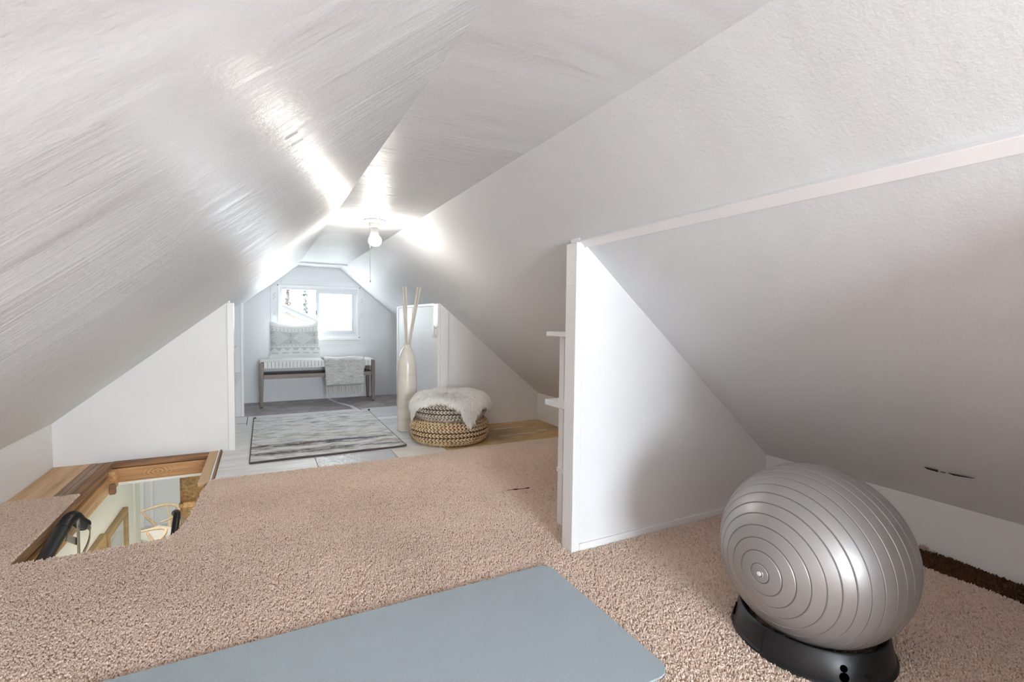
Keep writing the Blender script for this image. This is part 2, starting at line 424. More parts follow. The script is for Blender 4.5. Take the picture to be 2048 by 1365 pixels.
def frosted():
    m = D.materials.new('frosted_pane'); m.use_nodes = True; t = m.node_tree; t.nodes.clear()
    o = t.nodes.new('ShaderNodeOutputMaterial'); a = t.nodes.new('ShaderNodeBsdfTranslucent'); a.inputs[0].default_value = (.95, .95, .93, 1)
    b = t.nodes.new('ShaderNodeBsdfTransparent'); mx = t.nodes.new('ShaderNodeMixShader'); mx.inputs[0].default_value = .25
    t.links.new(a.outputs[0], mx.inputs[1]); t.links.new(b.outputs[0], mx.inputs[2]); t.links.new(mx.outputs[0], o.inputs[0]); return m
MAT['frost'] = frosted()
MAT['vinyl'] = paint('window_frame_vinyl', (.72, .73, .75), .35, roller=0)
MAT['hinge'] = M('painted_over_hinge', (.30, .30, .31), .5)
MAT['screw'] = M('dark_screw', (.06, .06, .06), .5)
MAT['chip'] = None
def osb():
    m = M('brown_chipboard', (.35, .22, .1), .7)
    a = m.noise(1, 4, .7, (22, 22, 34), dist=2.0); m.color(m.rgb(a, [(.3, (.14, .075, .03)), (.5, (.32, .19, .085)), (.7, (.46, .30, .15))])); m.bump(a, .002, .6); return m
MAT['chip'] = osb()
MAT['gold'] = wood('gilt_brown_frame', (.34, .225, .105), (.46, .33, .17), 1, 1.0, dark=.7)
MAT['paper'] = M('mat_board', (.80, .80, .78), .6)
def art():
    m = M('pale_abstract_print', (.75, .76, .76), .5)
    a = m.noise(3, 4, .6, (1, 1, .7), dist=1.0); m.color(m.rgb(a, [(.3, (.42, .48, .52)), (.42, (.70, .73, .74)), (.6, (.80, .80, .79))])); return m
MAT['art'] = art()
MAT['lowwall'] = paint('lower_wall_paint', (.84, .85, .815), .6)
MAT['lowwall2'] = paint('far_room_paint', (.77, .785, .80), .6)
MAT['lowfloor'] = wood('pale_floor_below', (.55, .55, .54), (.66, .66, .65), 1, .5, dark=.9)
MAT['oak'] = wood('pale_oak_chair', (.60, .44, .27), (.74, .58, .40), 2, 1.0, dark=.85)
MAT['cord'] = paint('cream_paper_cord', (.82, .79, .72), .8, roller=2)
MAT['tablewhite'] = M('white_table', (.85, .86, .87), .3)
MAT['scuff'] = M('black_scuff', (.02, .02, .02), .8)
MAT['smudge'] = M('grey_patch', (.40, .40, .41), .5)
MAT['stucco'] = paint('beige_stucco', (.13, .115, .10), .9, roller=2)
MAT['fascia'] = paint('grey_fascia', (.055, .055, .053), .6)
MAT['shingle'] = M('pale_shingle', (.13, .13, .13), .9)
MAT['leaf'] = M('dusty_leaf', (.12, .10, .09), .8)
MAT['leaf2'] = M('green_leaf', (.05, .065, .06), .8)
MAT['bark'] = M('bark', (.10, .07, .05), .9)

# ------------------------------------------------------------------ setting: shell
XL, XR, HC = 0.3594, 0.8017, 1.4865
KL, ZKL = -1.1181, 0.2644
KR, ZKR = 2.275, 0.249
YE = 5.812; YN = 3.80; YP = 1.533
def zl(x): return HC+(x-XL)/(KL-XL)*(ZKL-HC)
def zr(x): return HC+(x-XR)/(KR-XR)*(ZKR-HC)
def sheet(name, A, B, y0, y1, m, out, nu=40, nv=70, amp=.0022):
    """a slightly uneven painted sheet from A=(x,z) to B=(x,z), with thickness outwards"""
    A = Vector((A[0], 0, A[1])); B = Vector((B[0], 0, B[1])); n = Vector(out).normalized()
    from mathutils import noise as N
    def f(u, v):
        p = A.lerp(B, u); p.y = y0+(y1-y0)*v
        e = min(1, 8*min(u+.0, 1-u+.15))
        return p+n*(N.noise(Vector((p.x*1.7, p.y*1.4, p.z*1.7)))*amp*1.5+N.noise(p*5.0)*amp*.5)
    b = MB().grid(f, nu, nv, uv=False)
    def g(u, v):
        p = A.lerp(B, u); p.y = y0+(y1-y0)*v; return p+n*.05
    b.grid(g, 1, 1, uv=False)
    return ST(b.build(name, m, smooth=True, fix=False))
Y0 = YF-.06
sheet('ceiling_left', (XL+.010, HC+.008), (KL-.06, zl(KL-.06)), Y0, YE+.06, MAT['slope'], (-.637, 0, .77))
sheet('ceiling', (XL-.012, HC), (XR+.012, HC), Y0, YE+.06, MAT['ceil'], (0, 0, 1), 14, 70)
sheet('ceiling_right', (XR-.010, HC+.008), (KR+.06, zr(KR+.06)), Y0, YE+.06, MAT['slope_r'], (.643, 0, .766))
ST(MB().box(KL-.06, KL, Y0, YE+.06, -.13, ZKL+.03).build('wall_left', MAT['wall']))
ST(MB().box(KR, KR+.06, Y0, YE+.06, -.13, ZKR+.03).build('wall_right', MAT['wall']))
def holed(name, x0, x1, z0, z1, y0, y1, hx0, hx1, hz0, hz1, m):
    b = MB().box(x0, hx0, y0, y1, z0, z1).box(hx1, x1, y0, y1, z0, z1).box(hx0, hx1, y0, y1, z0, hz0).box(hx0, hx1, y0, y1, hz1, z1)
    return ST(b.build(name, m))
holed('wall_back', KL-.06, KR+.06, -.13, 1.56, YE, YE+.10, .185, .992, .715, 1.252, MAT['endwall'])
holed('wall_front', KL-.06, KR+.06, -.13, 1.56, YF-.10, YF, WF[0], WF[1], WF[2], WF[3], MAT['wall'])
nl = ST(MB().prism([(KL-.01, -.1), (-.19, -.1), (-.19, zl(-.19)+.02), (KL-.01, ZKL+.01)], YN, YN+.06).build('wall_nib', MAT['wall']))
nr = ST(MB().prism([(1.318, -.1), (KR+.01, -.1), (KR+.01, ZKR+.01), (1.318, zr(1.318)+.02)], YN+.01, YN+.07).build('wall_nib', MAT['wall']))
ST(MB().prism([(1.093, -.02), (KR+.01, -.02), (KR+.01, ZKR+.01), (1.093, zr(1.093)+.02)], YP, YP+.058).build('wall_partition', MAT['wall']))
ST(MB().prism([(1.12, -.02), (KR+.01, -.02), (KR+.01, ZKR+.01), (1.12, zr(1.12)+.02)], -.06, .005).build('wall_partition', MAT['wall']))
# closet behind the right nib wall
ST(MB().prism([(YN+.07, -.02), (5.16, -.02), (5.16, zr(1.32)+.015), (YN+.07, zr(1.32)+.015)], 1.318, 1.36, 'x').build('wall_closet', MAT['trim']))
ST(MB().prism([(1.36, -.02), (KR+.01, -.02), (KR+.01, ZKR), (1.36, zr(1.36)+.015)], 5.11, 5.16).build('wall_closet', MAT['wall']))
dr = struct('door_1', (1.318, 4.5, 0))
MB().box(1.304, 1.317, 3.925, 4.585, .05, 1.030).build('panel', paint('brushed_door_paint', (.84, .85, .87), .35, roller=4), dr, bevel=.002)
MB().box(1.302, 1.317, 4.592, 5.085, .05, 1.030).build('panel', MAT['trim'], dr, bevel=.002)
MB().box(1.296, 1.317, 3.80, 3.915, .0, 1.050).build('casing', MAT['trim'], dr, bevel=.002)
MB().box(1.296, 1.317, 5.092, 5.158, .0, 1.050).build('casing', MAT['trim'], dr, bevel=.002)
MB().box(1.298, 1.317, 3.915, 5.092, 1.034, 1.056).build('casing', MAT['trim'], dr, bevel=.002)
hd = MB().box(1.272, 1.284, 3.835, 3.868, .765, .866); hd.box(1.284, 1.2965, 3.842, 3.86, .775, .79).box(1.284, 1.2965, 3.842, 3.86, .84, .855)
hd.build('handle', MAT['porcelain'], dr, bevel=.002)
MB().box(1.312, 1.318, 5.02, 5.03, .5, .9).build('hinge', MAT['hinge'], dr)
# trims
ST(MB().box(-.206, -.166, YN-.014, YN+.075, -.02, zl(-.206)-.004).build('trim_1', MAT['trim'], bevel=.003))
ST(MB().box(1.318, 1.386, YN-.010, YN+.012, -.02, zr(1.386)-.0).build('trim_2', MAT['trim'], bevel=.003))
ST(MB().box(1.076, 1.112, YP-.008, YP+.064, -.02, zr(1.112)-.002).build('trim_3', MAT['trimrough'], bevel=.004))
dx, dz = .7657, -.6432; nx, nz = -.6432, -.7657
a = (1.098, zr(1.098)); q = .036
ST(MB().prism([(a[0]-nx*.01, a[1]-nz*.01), (a[0]+dx*q-nx*.01, a[1]+dz*q-nz*.01), (a[0]+dx*q+nx*.013, a[1]+dz*q+nz*.013), (a[0]+nx*.013, a[1]+nz*.013)], -.06, YP+.0).build('trim_4', MAT['trim'], bevel=.002))
ST(MB().box(1.112, KR, YP-.010, YP, -.005, .032).build('baseboard_partition', MAT['trim'], bevel=.003))
ST(MB().box(XL-.02, XR+.02, 5.30, 5.35, HC-.018, HC+.02).build('trim_5', MAT['trim'], bevel=.003))
ST(MB().box(.30, .87, YE-.008, YE, 1.336, 1.346).build('trim_6', MAT['trim'], bevel=.002))
# marks on the painted sheets
def flat_mark(name, m, pts, slope, h=.0015):
    b = MB()
    for poly in pts:
        n = len(poly); zz = (lambda x: zl(x)) if slope == 'l' else (lambda x: zr(x))
        nn = Vector((.637, 0, -.77)) if slope == 'l' else Vector((-.643, 0, -.766))
        vs = [Vector((x, y, zz(x)))+nn*.003 for x, y in poly]; vs += [v+nn*h for v in vs]
        b.add(vs, [tuple(range(n)), tuple(range(2*n-1, n-1, -1))]+[(i, i+n, (i+1) % n+n, (i+1) % n) for i in range(n)])
    return b
cr = D.objects['ceiling_right']; cl = D.objects['ceiling_left']
flat_mark('s', None, [[(2.068, .80), (2.076, .795), (2.079, .765), (2.070, .762)], [(2.072, .735), (2.078, .722), (2.074, .69), (2.068, .665), (2.070, .70)], [(2.073, .757), (2.076, .754), (2.075, .742), (2.073, .744)]], 'r').build('scuff_mark', MAT['scuff'], cr)
el = [(.0585+math.cos(t)*.010+math.sin(t)*.0005, .9555+math.sin(t)*.0035) for t in [i*math.pi/6 for i in range(12)]]
flat_mark('s', None, [el], 'l').build('putty_spot', MAT['smudge'], cl)

# ------------------------------------------------------------------ setting: floor with stair opening
HX0, HX1, HY0, HY1 = -.83, -.300, 2.365, 3.74
fl = MB()
for x0, x1, y0, y1 in ((KL-.05, KR+.05, Y0, HY0-.02), (KL-.05, HX0-.02, HY0-.02, HY1+.02), (HX1+.02, KR+.05, HY0-.02, HY1+.02), (KL-.05, KR+.05, HY1+.02, YE+.05)):
    fl.box(x0, x1, y0, y1, -.13, -.018)
floor = ST(fl.build('floor', M('subfloor', (.20, .15, .11), .9)))
def board(name, x0, x1, y0, y1, m, z1=0.0, z0=-.018, g=.0015):
    return MB().box(x0+g, x1-g, y0+g, y1-g, z0, z1).build(name, m, floor, bevel=.0015)
board('floorboard', -.243, .305, 2.98, 3.362, MAT['fl_white'])
board('floorboard', .305, .80, 2.98, 3.362, MAT['fl_wiggle'])
board('floorboard', .80, 1.15, 2.98, 3.362, MAT['fl_beige'])
board('plywood_sheet', 1.15, KR, 2.98, YN+.01, MAT['glueply'])
board('plywood_sheet', -.243, .885, 3.362, 4.62, MAT['fl_white'])
board('plywood_sheet', .885, 1.15, 3.362, 4.40, MAT['fl_grey'])
board('plywood_sheet', 1.15, 1.32, YN+.01, 4.40, MAT['fl_grey'])
board('floorboard', .885, 1.32, 4.40, 4.50, MAT['trim'], .001)
board('plywood_sheet', .885, 1.32, 4.50, 4.995, MAT['fl_grey'])
board('plywood_sheet', .885, 1.45, 5.005, YE, MAT['fl_plum'])
board('floorboard', -.243, .86, 4.62, 5.02, MAT['fl_white'])
board('plywood_sheet', -.243, .70, 5.02, YE, MAT['fl_plum'])
MB().prism([(.70, 5.02), (.885, 5.02), (.885, YE), (.70, YE)], -.018, -.001, 'z').build('plywood_sheet', MAT['fl_plum'], floor)
MB().prism([(.655, YE), (.690, YE), (.735, 5.5), (.848, 5.2), (.905, 4.62), (.900, 4.50), (.868, 4.50), (.862, 4.62), (.808, 5.2), (.705, 5.5)], -.003, .0012, 'z').build('joint_filler', MAT['trim'], floor)
board('joint_filler', .90, 1.318, 4.992, 5.006, MAT['trim'], .001)
for x0, x1 in ((-.60, -.415), (-.413, -.245)): board('floorboard', x0, x1, YN+.07, YE, MAT['fl_white'])
MB().box(-.20, -.12, 4.70, 4.706, -.001, .0008).box(-.12, -.114, 4.62, 5.0, -.001, .0008).build('floor_crack', MAT['rubber'], floor)
# left of the opening
board('plywood_sheet', KL, -.94, 3.165, YN, MAT['ply'])
board('plank', -.94, -.905, 3.165, YN, MAT['greyplank'])
board('plank', -.905, -.872, 3.165, YN, MAT['greyplank'], -.001)
board('plank', -.872, -.83, HY0, YN, MAT['old_y'], -.001)
# wood around the opening
hf = struct('stair_opening', (-.56, 3.05, 0))
def hb(name, x0, x1, y0, y1, z0, z1, m, bv=.002): return MB().box(x0, x1, y0, y1, z0, z1).build(name, m, hf, bevel=bv)
hb('header_edge', -.83, -.295, HY1-.004, HY1+.055, -.028, .002, MAT['old'])
hb('header', -.80, -.325, HY1-.010, HY1+.03, -.118, -.031, MAT['pine_x'])
hb('header_strip', -.80, -.32, HY1-.006, HY1+.03, -.130, -.1185, MAT['trim'])
hb('joist', -.845, -.826, HY0-.02, HY1, -.045, -.002, MAT['old_y'])
hb('joist', -.86, -.838, HY0-.02, HY1, -.058, -.045, MAT['old'])
hb('joist', -.85, -.815, HY0-.02, HY1-.01, -.088, -.056, MAT['pine_y'])
hb('liner_board', -.86, -.800, HY0-.02, HY1-.08, -.128, -.086, MAT['pine_pale'])
hb('liner_board', -.84, -.795, HY1-.08, HY1-.012, -.135, -.03, MAT['pine_y'])
hb('corner_block', -.798, -.772, HY1-.20, HY1-.165, -.135, -.075, MAT['old'])
hb('edge_strip', -.318, -.268, 3.10, HY1+.06, -.018, .004, MAT['ply'])
hb('edge_strip', -.266, -.256, 3.10, HY1+.06, -.018, .007, MAT['trim'])
hb('edge_strip', -.255, -.245, 3.12, HY1+.065, -.018, .009, MAT['old_y'])
hb('joist', -.292, -.262, 2.42, HY1, -.13, -.02, MAT['pine_y'])
hb('joist', -.83, -.30, HY0-.022, HY0-.004, -.13, -.015, MAT['pine_x'])

# ------------------------------------------------------------------ windows
def window(name, x0, x1, z0, z1, y, s, casing):
    """s=+1: room lies towards -y of the wall"""
    W = struct(name, ((x0+x1)/2, y, z0))
    def B(a, b, c, d, e, f): return MB().box(a, b, min(y-s*c, y-s*d), max(y-s*c, y-s*d), e, f)
    xm = x0+.47*(x1-x0)
    fr = MB()
    for a, b, e, f in ((x0, x1, z1-.022, z1), (x0, x1, z0, z0+.028), (x0, x0+.022, z0+.028, z1-.022), (x1-.022, x1, z0+.028, z1-.022)):
        fr.box(a, b, min(y+s*.0, y+s*.06), max(y+s*.0, y+s*.06), e, f)
    fr.build('window_frame', MAT['vinyl'], W, bevel=.002)
    MB().box(x0+.02, xm, min(y+s*.040, y+s*.044), max(y+s*.040, y+s*.044), z0+.026, z1-.02).build('pane', MAT['glass'], W)
    sa = MB(); t = .036
    for a, b, e, f in ((xm-.012, x1-.02, z1-.022-t, z1-.022), (xm-.012, x1-.02, z0+.028, z0+.028+t), (xm-.012, xm-.012+t, z0+.028+t, z1-.022-t), (x1-.02-t, x1-.02, z0+.028+t, z1-.022-t)):
        sa.box(a, b, min(y+s*.008, y+s*.034), max(y+s*.008, y+s*.034), e, f)
    sash = sa.build('sash', MAT['vinyl'], W, bevel=.002)
    MB().box(xm+.02, x1-.05, min(y+s*.018, y+s*.022), max(y+s*.018, y+s*.022), z0+.058, z1-.052).build('pane', MAT['frost'] if casing else MAT['glass'], sash)
    MB().box(xm-.016, xm-.010, min(y, y+s*.02), max(y, y+s*.02), (z0+z1)/2-.03, (z0+z1)/2+.02).build('latch', MAT['rubber'], sash)
    return W
W1 = window('window_1', .185, .992, .715, 1.252, YE, 1, True)
window('window_2', WF[0], WF[1], WF[2], WF[3], YF, -1, False)
def wb(name, x0, x1, z0, z1, t, m='trim', y=YE, par=W1, bv=.002): return MB().box(x0, x1, y-t, y, z0, z1).build(name, MAT[m], par, bevel=bv)
wb('casing', .092, .163, .612, 1.268, .012, 'endwall'); wb('casing', 1.018, 1.082, .612, 1.268, .012, 'endwall')
wb('casing', .163, 1.018, .612, .665, .012, 'endwall'); wb('casing', .20, .98, 1.281, 1.335, .010, 'endwall')
for a, b, c, d in ((.163, 1.024, 1.252, 1.277), (.163, 1.024, .690, .715), (.163, .186, .715, 1.252), (.992, 1.024, .715, 1.252)): wb('trim_bead', a, b, c, d, .022)
wb('window_sill', .150, 1.03, .667, .690, .045)
for x, z0, z1 in ((.130, 1.12, 1.19), (.132, .945, .985), (1.046, 1.10, 1.155), (1.048, .93, .985)):
    h = wb('hinge_plate', x-.012, x+.012, z0, z1, .0145, 'endwall')
    b = MB()
    for k in range(4):
        b.box(x-.011+(k % 2)*.014, x-.006+(k % 2)*.014, YE-.0155, YE-.0142, z0+(z1-z0)*(k+.15)/4, z0+(z1-z0)*(k+.75)/4)
    b.build('screw_hole', MAT['hinge'], h)
for x, z in ((.163, 1.272), (1.021, 1.272), (1.016, .697)): MB().lathe([(0, -.002), (.006, -.002), (.006, .004), (0, .004)], (x, YE-.0245, z), 10, (0, -1, 0)).build('screw', MAT['screw'], W1)

# ------------------------------------------------------------------ carpet
def inset(poly): return poly
CP = [(KL+.004, YF+.002), (KR-.004, YF+.002), (KR-.004, 3.052), (2.0, 3.072), (1.6, 3.080), (1.15, 3.092), (.6, 3.108), (.2, 3.116), (-.232, 3.126), (-.262, 3.140),
      (-.285, 2.90), (-.300, 2.60), (-.318, 2.45), (-.35, 2.372), (-.55, 2.362), (-.826, 2.364), (-.827, 2.8), (-.829, 3.158), (-.95, 3.165), (KL+.004, 3.168)]
carpet = thing('carpet', (.5, 1.0, 0), 'worn beige-pink cut pile carpet laid around the stair opening', 'carpet')
from mathutils.geometry import tessellate_polygon
def flatpoly(pts, z):
    b = bmesh.new(); vs = [b.verts.new((x-.5, y-1.0, z)) for x, y in pts]
    for t in tessellate_polygon([[Vector((x, y, 0)) for x, y in pts]]): b.faces.new([vs[i] for i in t])
    for f in b.faces:
        f.normal_update()
        if f.normal.z < 0: f.normal_flip()
    return b
bm = flatpoly(CP, 0.0); me = D.meshes.new('backing')
ext = bmesh.ops.extrude_face_region(bm, geom=list(bm.faces))
for v in [g for g in ext['geom'] if isinstance(g, bmesh.types.BMVert)]: v.co.z -= .016
bmesh.ops.recalc_face_normals(bm, faces=bm.faces); bm.to_mesh(me); bm.free(); me.materials.append(MAT['carpet'].m)
o = D.objects.new('backing', me); COL.objects.link(o); o.parent = carpet
def tufts(name, parent, poly_mesh, density, mat, size, seed, zoff=.002):
    """pile: small tilted tufts scattered over a mesh by geometry nodes"""
    o = D.objects.new(name, poly_mesh); COL.objects.link(o); o.parent = parent; o['kind'] = 'stuff'
    g = D.node_groups.new(name, 'GeometryNodeTree')
    g.interface.new_socket('Geometry', in_out='INPUT', socket_type='NodeSocketGeometry'); g.interface.new_socket('Geometry', in_out='OUTPUT', socket_type='NodeSocketGeometry')
    N = g.nodes.new; L = g.links.new
    i = N('NodeGroupInput'); u = N('NodeGroupOutput'); d = N('GeometryNodeDistributePointsOnFaces'); d.inputs['Density'].default_value = density; d.inputs['Seed'].default_value = seed
    ico = N('GeometryNodeMeshIcoSphere'); ico.inputs['Radius'].default_value = 1; ico.inputs['Subdivisions'].default_value = 1
    tr = N('GeometryNodeTransform'); tr.inputs['Scale'].default_value = size; tr.inputs['Translation'].default_value = (0, 0, size[2]*.5)
    sm = N('GeometryNodeSetMaterial'); sm.inputs['Material'].default_value = mat.m
    ss = N('GeometryNodeSetShadeSmooth')
    ip = N('GeometryNodeInstanceOnPoints')
    r = N('FunctionNodeRandomValue'); r.data_type = 'FLOAT_VECTOR'; r.inputs[0].default_value = (-.75, -.75, 0); r.inputs[1].default_value = (.75, .75, 6.28)
    sc = N('FunctionNodeRandomValue'); sc.data_type = 'FLOAT'; sc.inputs[2].default_value = .7; sc.inputs[3].default_value = 1.35
    L(i.outputs[0], d.inputs['Mesh']); L(ico.outputs[0], tr.inputs[0]); L(tr.outputs[0], ss.inputs[0]); L(ss.outputs[0], sm.inputs[0]); L(d.outputs[0], ip.inputs['Points']); L(sm.outputs[0], ip.inputs['Instance'])
    L(r.outputs[0], ip.inputs['Rotation']); L(sc.outputs[1], ip.inputs['Scale']); L(ip.outputs[0], u.inputs[0])
    k = o.modifiers.new('pile', 'NODES'); k.node_group = g
    return o
CT = [(KL+.004, .15), (1.088, .15), (1.12, .15), (KR-.01, .15), (KR-.01, YP-.012), (1.07, YP-.012), (1.07, YP+.066), (KR-.01, YP+.066)] + CP[2:]
bm = flatpoly(CT, .0005); me = D.meshes.new('pile'); bm.to_mesh(me); bm.free(); me.materials.append(MAT['tuft'].m)
tufts('pile', carpet, me, 54000, MAT['tuft'], (.0026, .0021, .0056), 3)
# carpet curled up along the right knee wall: its dark edge
from mathutils import noise as NZ
def curl(u, v):
    y = .20+u*(1.50-.20); t = v
    wob = NZ.noise(Vector((y*7, 0, 3)))*.010
    x = KR-.002-(1-t)*(.055+wob); z = .002+(.040+wob*.7)*t**.8+.010*math.sin(t*math.pi)
    return (x, y, z)
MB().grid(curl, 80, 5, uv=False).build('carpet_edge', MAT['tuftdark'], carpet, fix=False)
me = MB().grid(curl, 80, 5, uv=False).build('tmp', MAT['tuftdark'], carpet, fix=False).data
o = [q for q in D.objects if q.name == 'tmp'][0]; D.objects.remove(o)
bm = bmesh.new(); bm.from_mesh(me)
for f in bm.faces:
    f.normal_update()
    if f.normal.z < 0: f.normal_flip()
bm.to_mesh(me); bm.free()
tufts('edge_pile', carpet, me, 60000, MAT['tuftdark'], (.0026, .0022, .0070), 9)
b = MB()
for k in range(40):
    p = Vector((KR-.012+random.gauss(0, .006), .865+random.gauss(0, .012), .052+abs(random.gauss(0, .007)))); d = Vector((random.gauss(-.3, 1), random.gauss(0, 1), random.gauss(0, 1))).normalized()*.009
    b.bar(p-d, p+d, .0016, .0016)
b.build('yarn_clump', MAT['carpet'], carpet)
MB().tube(arc([(1.155, 2.243, .010), (1.19, 2.238, .011), (1.22, 2.231, .011), (1.283, 2.226, .010)], 5), [.001]+[.0015]*5+[.0034]*4+[.0016]*4+[.0032]*2, 6).build('carpet_slit', MAT['tuftdark'], carpet)

# ------------------------------------------------------------------ shelves
bs = thing('built_in_shelf', (-.30, 4.45, 0), 'white built-in shelf recess behind the left nib wall', 'shelf')
MB().box(-.62, -.150, 5.045, 5.075, 0, zl(-.62)-.01).build('side_panel', MAT['wall'], bs, bevel=.002)
MB().prism([(-.62, 0), (-.16, 0), (-.16, zl(-.16)-.006), (-.62, zl(-.62)-.006)], 5.046, 5.074).build('side_panel', MAT['endwall'], bs)
MB().box(-.168, -.146, 5.03, 5.085, 0, zl(-.168)-.004).build('edge_trim', MAT['trim'], bs, bevel=.002)
MB().box(-.66, -.62, YN+.06, 5.075, 0, zl(-.66)-.006).build('back_panel', MAT['wall'], bs)
MB().box(-.60, -.194, YN+.062, 5.043, .632, .652).build('shelf_board', MAT['trim'], bs, bevel=.002)
MB().box(-.60, -.168, YN+.062, 5.043, .390, .411).build('shelf_board', MAT['trim'], bs, bevel=.002)
br = thing('built_in_shelf', (1.3, 1.68, 0), 'white built-in shelf unit with overhanging boards behind the partition post', 'shelf')
MB().prism([(1.178, 0), (1.62, 0), (1.62, zr(1.62)-.006), (1.30, zr(1.62)-.006), (1.178, .852)], 1.752, 1.790).build('upright', MAT['trim'], br, bevel=.002)
MB().box(1.60, 1.625, YP+.06, 1.752, 0, zr(1.62)-.01).build('back_panel', MAT['wall'], br)
MB().box(1.118, 1.60, YP+.066, 1.808, .852, .872).build('shelf_board', MAT['trimrough'], br, bevel=.003)
MB().box(1.116, 1.60, YP+.066, 1.808, .548, .572).build('shelf_board', MAT['trimrough'], br, bevel=.003)
MB().box(1.172, 1.60, YP+.066, 1.792, .243, .262).build('shelf_board', MAT['trim'], br, bevel=.002)

# ------------------------------------------------------------------ lamp
BX, BY = .588, 2.845
lp = thing('ceiling_lamp', (BX, BY, HC), 'bare bulb in a white porcelain ceiling holder with pull cord', 'lamp')
MB().lathe([(0, 0), (.060, 0), (.060, -.004), (.052, -.010), (.030, -.016), (0, -.016)], (BX, BY, HC), 32).build('canopy', MAT['porcelain'], lp, smooth=True)
MB().lathe([(.061, -.001), (.0625, -.002), (.0625, -.005), (.060, -.006)], (BX, BY, HC), 32).build('canopy_rim', MAT['chain'], lp, smooth=True)
MB().lathe([(.030, -.014), (.028, -.034), (.024, -.042), (0, -.042)], (BX, BY, HC), 24).build('holder', MAT['holder'], lp, smooth=True)
MB().box(BX-.034, BX-.020, BY-.01, BY+.01, HC-.036, HC-.014).build('switch', MAT['holder'], lp, bevel=.002)
MB().lathe([(.016, -.040), (.017, -.050), (.022, -.056), (.024, -.086), (.020, -.090), (0, -.090)], (BX, BY, HC), 24).build('bulb_neck', MAT['porcelain'], lp, smooth=True)
MB().lathe([(.020, -.088), (.026, -.092), (.034, -.104), (.036, -.118), (.033, -.132), (.024, -.142), (.012, -.147), (0, -.148)], (BX, BY, HC), 24).build('bulb', MAT['bulb'], lp, smooth=True)
pc = MB().tube([(BX-.030, BY-.012, HC-.030), (BX-.031, BY-.014, HC-.14), (BX-.029, BY-.014, HC-.345)], .0011, 6).build('pull_cord', MAT['chain'], lp)
MB().lathe([(0, 0), (.003, -.002), (.003, -.012), (0, -.014)], (BX-.029, BY-.014, HC-.345), 8).build('cord_end', MAT['chain'], pc)

# ------------------------------------------------------------------ bench
BY0, BY1 = 5.42, 5.765; BX0, BX1 = -.022, 1.122; BH = .468
bn = thing('bench', ((BX0+BX1)/2, (BY0+BY1)/2, 0), 'long bench of grey brown wood with white woven strap seat below the window', 'bench')
for x, sx in ((BX0, 1), (BX1, -1)):
    for y, sy in ((BY0, 1), (BY1, -1)):
        t = .040; b = .026
        x2 = x+sx*t; y2 = y+sy*t
        P = lambda k, z, w: [(x+sx*(t-w)*(k*0.35), y+sy*(t-w)*.5, z), (x+sx*((t-w)*(k*.35)+w), y+sy*(t-w)*.5, z), (x+sx*((t-w)*(k*.35)+w), y+sy*((t-w)*.5+w), z), (x+sx*(t-w)*(k*.35), y+sy*((t-w)*.5+w), z)]
        vs = P(0, BH-.010, t)+P(0, .27, t)+P(1, .008, b)
        l = MB().add(vs, [(0, 1, 2, 3), (11, 10, 9, 8)]+[(j*4+i, j*4+4+i, j*4+4+(i+1) % 4, j*4+(i+1) % 4) for j in range(2) for i in range(4)]).build('leg', MAT['legwood'], bn, bevel=.003)
        MB().lathe([(0, 0), (.011, 0), (.011, .009), (0, .009)], (x+sx*(.005+b/2), y+sy*t/2, 0), 12).build('foot', MAT['rubber'], l)
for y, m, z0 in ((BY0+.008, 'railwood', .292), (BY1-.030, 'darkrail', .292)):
    MB().box(BX0+.040, BX1-.040, y, y+.022, z0, z0+.042).build('stretcher', MAT[m], bn, bevel=.002)
for x in (BX0+.008, BX1-.030): MB().box(x, x+.022, BY0+.04, BY1-.04, .292, .334).build('stretcher', MAT['legwood'], bn, bevel=.002)
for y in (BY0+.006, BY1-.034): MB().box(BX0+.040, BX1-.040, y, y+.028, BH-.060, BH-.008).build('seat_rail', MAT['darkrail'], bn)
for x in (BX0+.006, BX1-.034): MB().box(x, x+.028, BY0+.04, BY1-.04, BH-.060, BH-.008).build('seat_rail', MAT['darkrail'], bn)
ns = 31; x0 = BX0+.042; pit = (BX1-BX0-.084)/ns
zt = BH; zb = BH-.066; ya = BY0+.002; yb = BY1-.002
sec = [(ya, zb), (ya, zt-.008), (ya+.004, zt-.002), (ya+.012, zt), (yb-.012, zt), (yb-.004, zt-.002), (yb, zt-.008), (yb, zb)]
sec2 = [(yb-.003, zb), (yb-.003, zt-.009), (yb-.013, zt-.004), (ya+.013, zt-.004), (ya+.003, zt-.009), (ya+.003, zb)]
first = None
for i in range(ns):
    if first is None:
        first = MB().prism(sec+sec2, x0+.0018, x0+pit-.0018, 'x').build('strap', MAT['strap'], bn)
    else:
        c = first.copy(); COL.objects.link(c); c.parent = bn; c.location = (pit*i, 0, random.uniform(-.0006, .0006))
nc = 8; pw = (yb-ya-.03)/nc; fc = None
for j in range(nc):
    y = ya+.015+pw*j
    if fc is None: fc = MB().prism([(BX0+.004, BH-.058), (BX0+.004, BH-.004), (BX0+.012, BH+.003), (BX1-.012, BH+.003), (BX1-.004, BH-.004), (BX1-.004, BH-.058), (BX1-.009, BH-.058), (BX1-.013, BH-.003), (BX0+.013, BH-.003), (BX0+.009, BH-.058)], y+.001, y+pw-.001).build('cross_strap', MAT['strap'], bn)
    else:
        c = fc.copy(); COL.objects.link(c); c.parent = bn; c.location = (0, pw*j, 0)
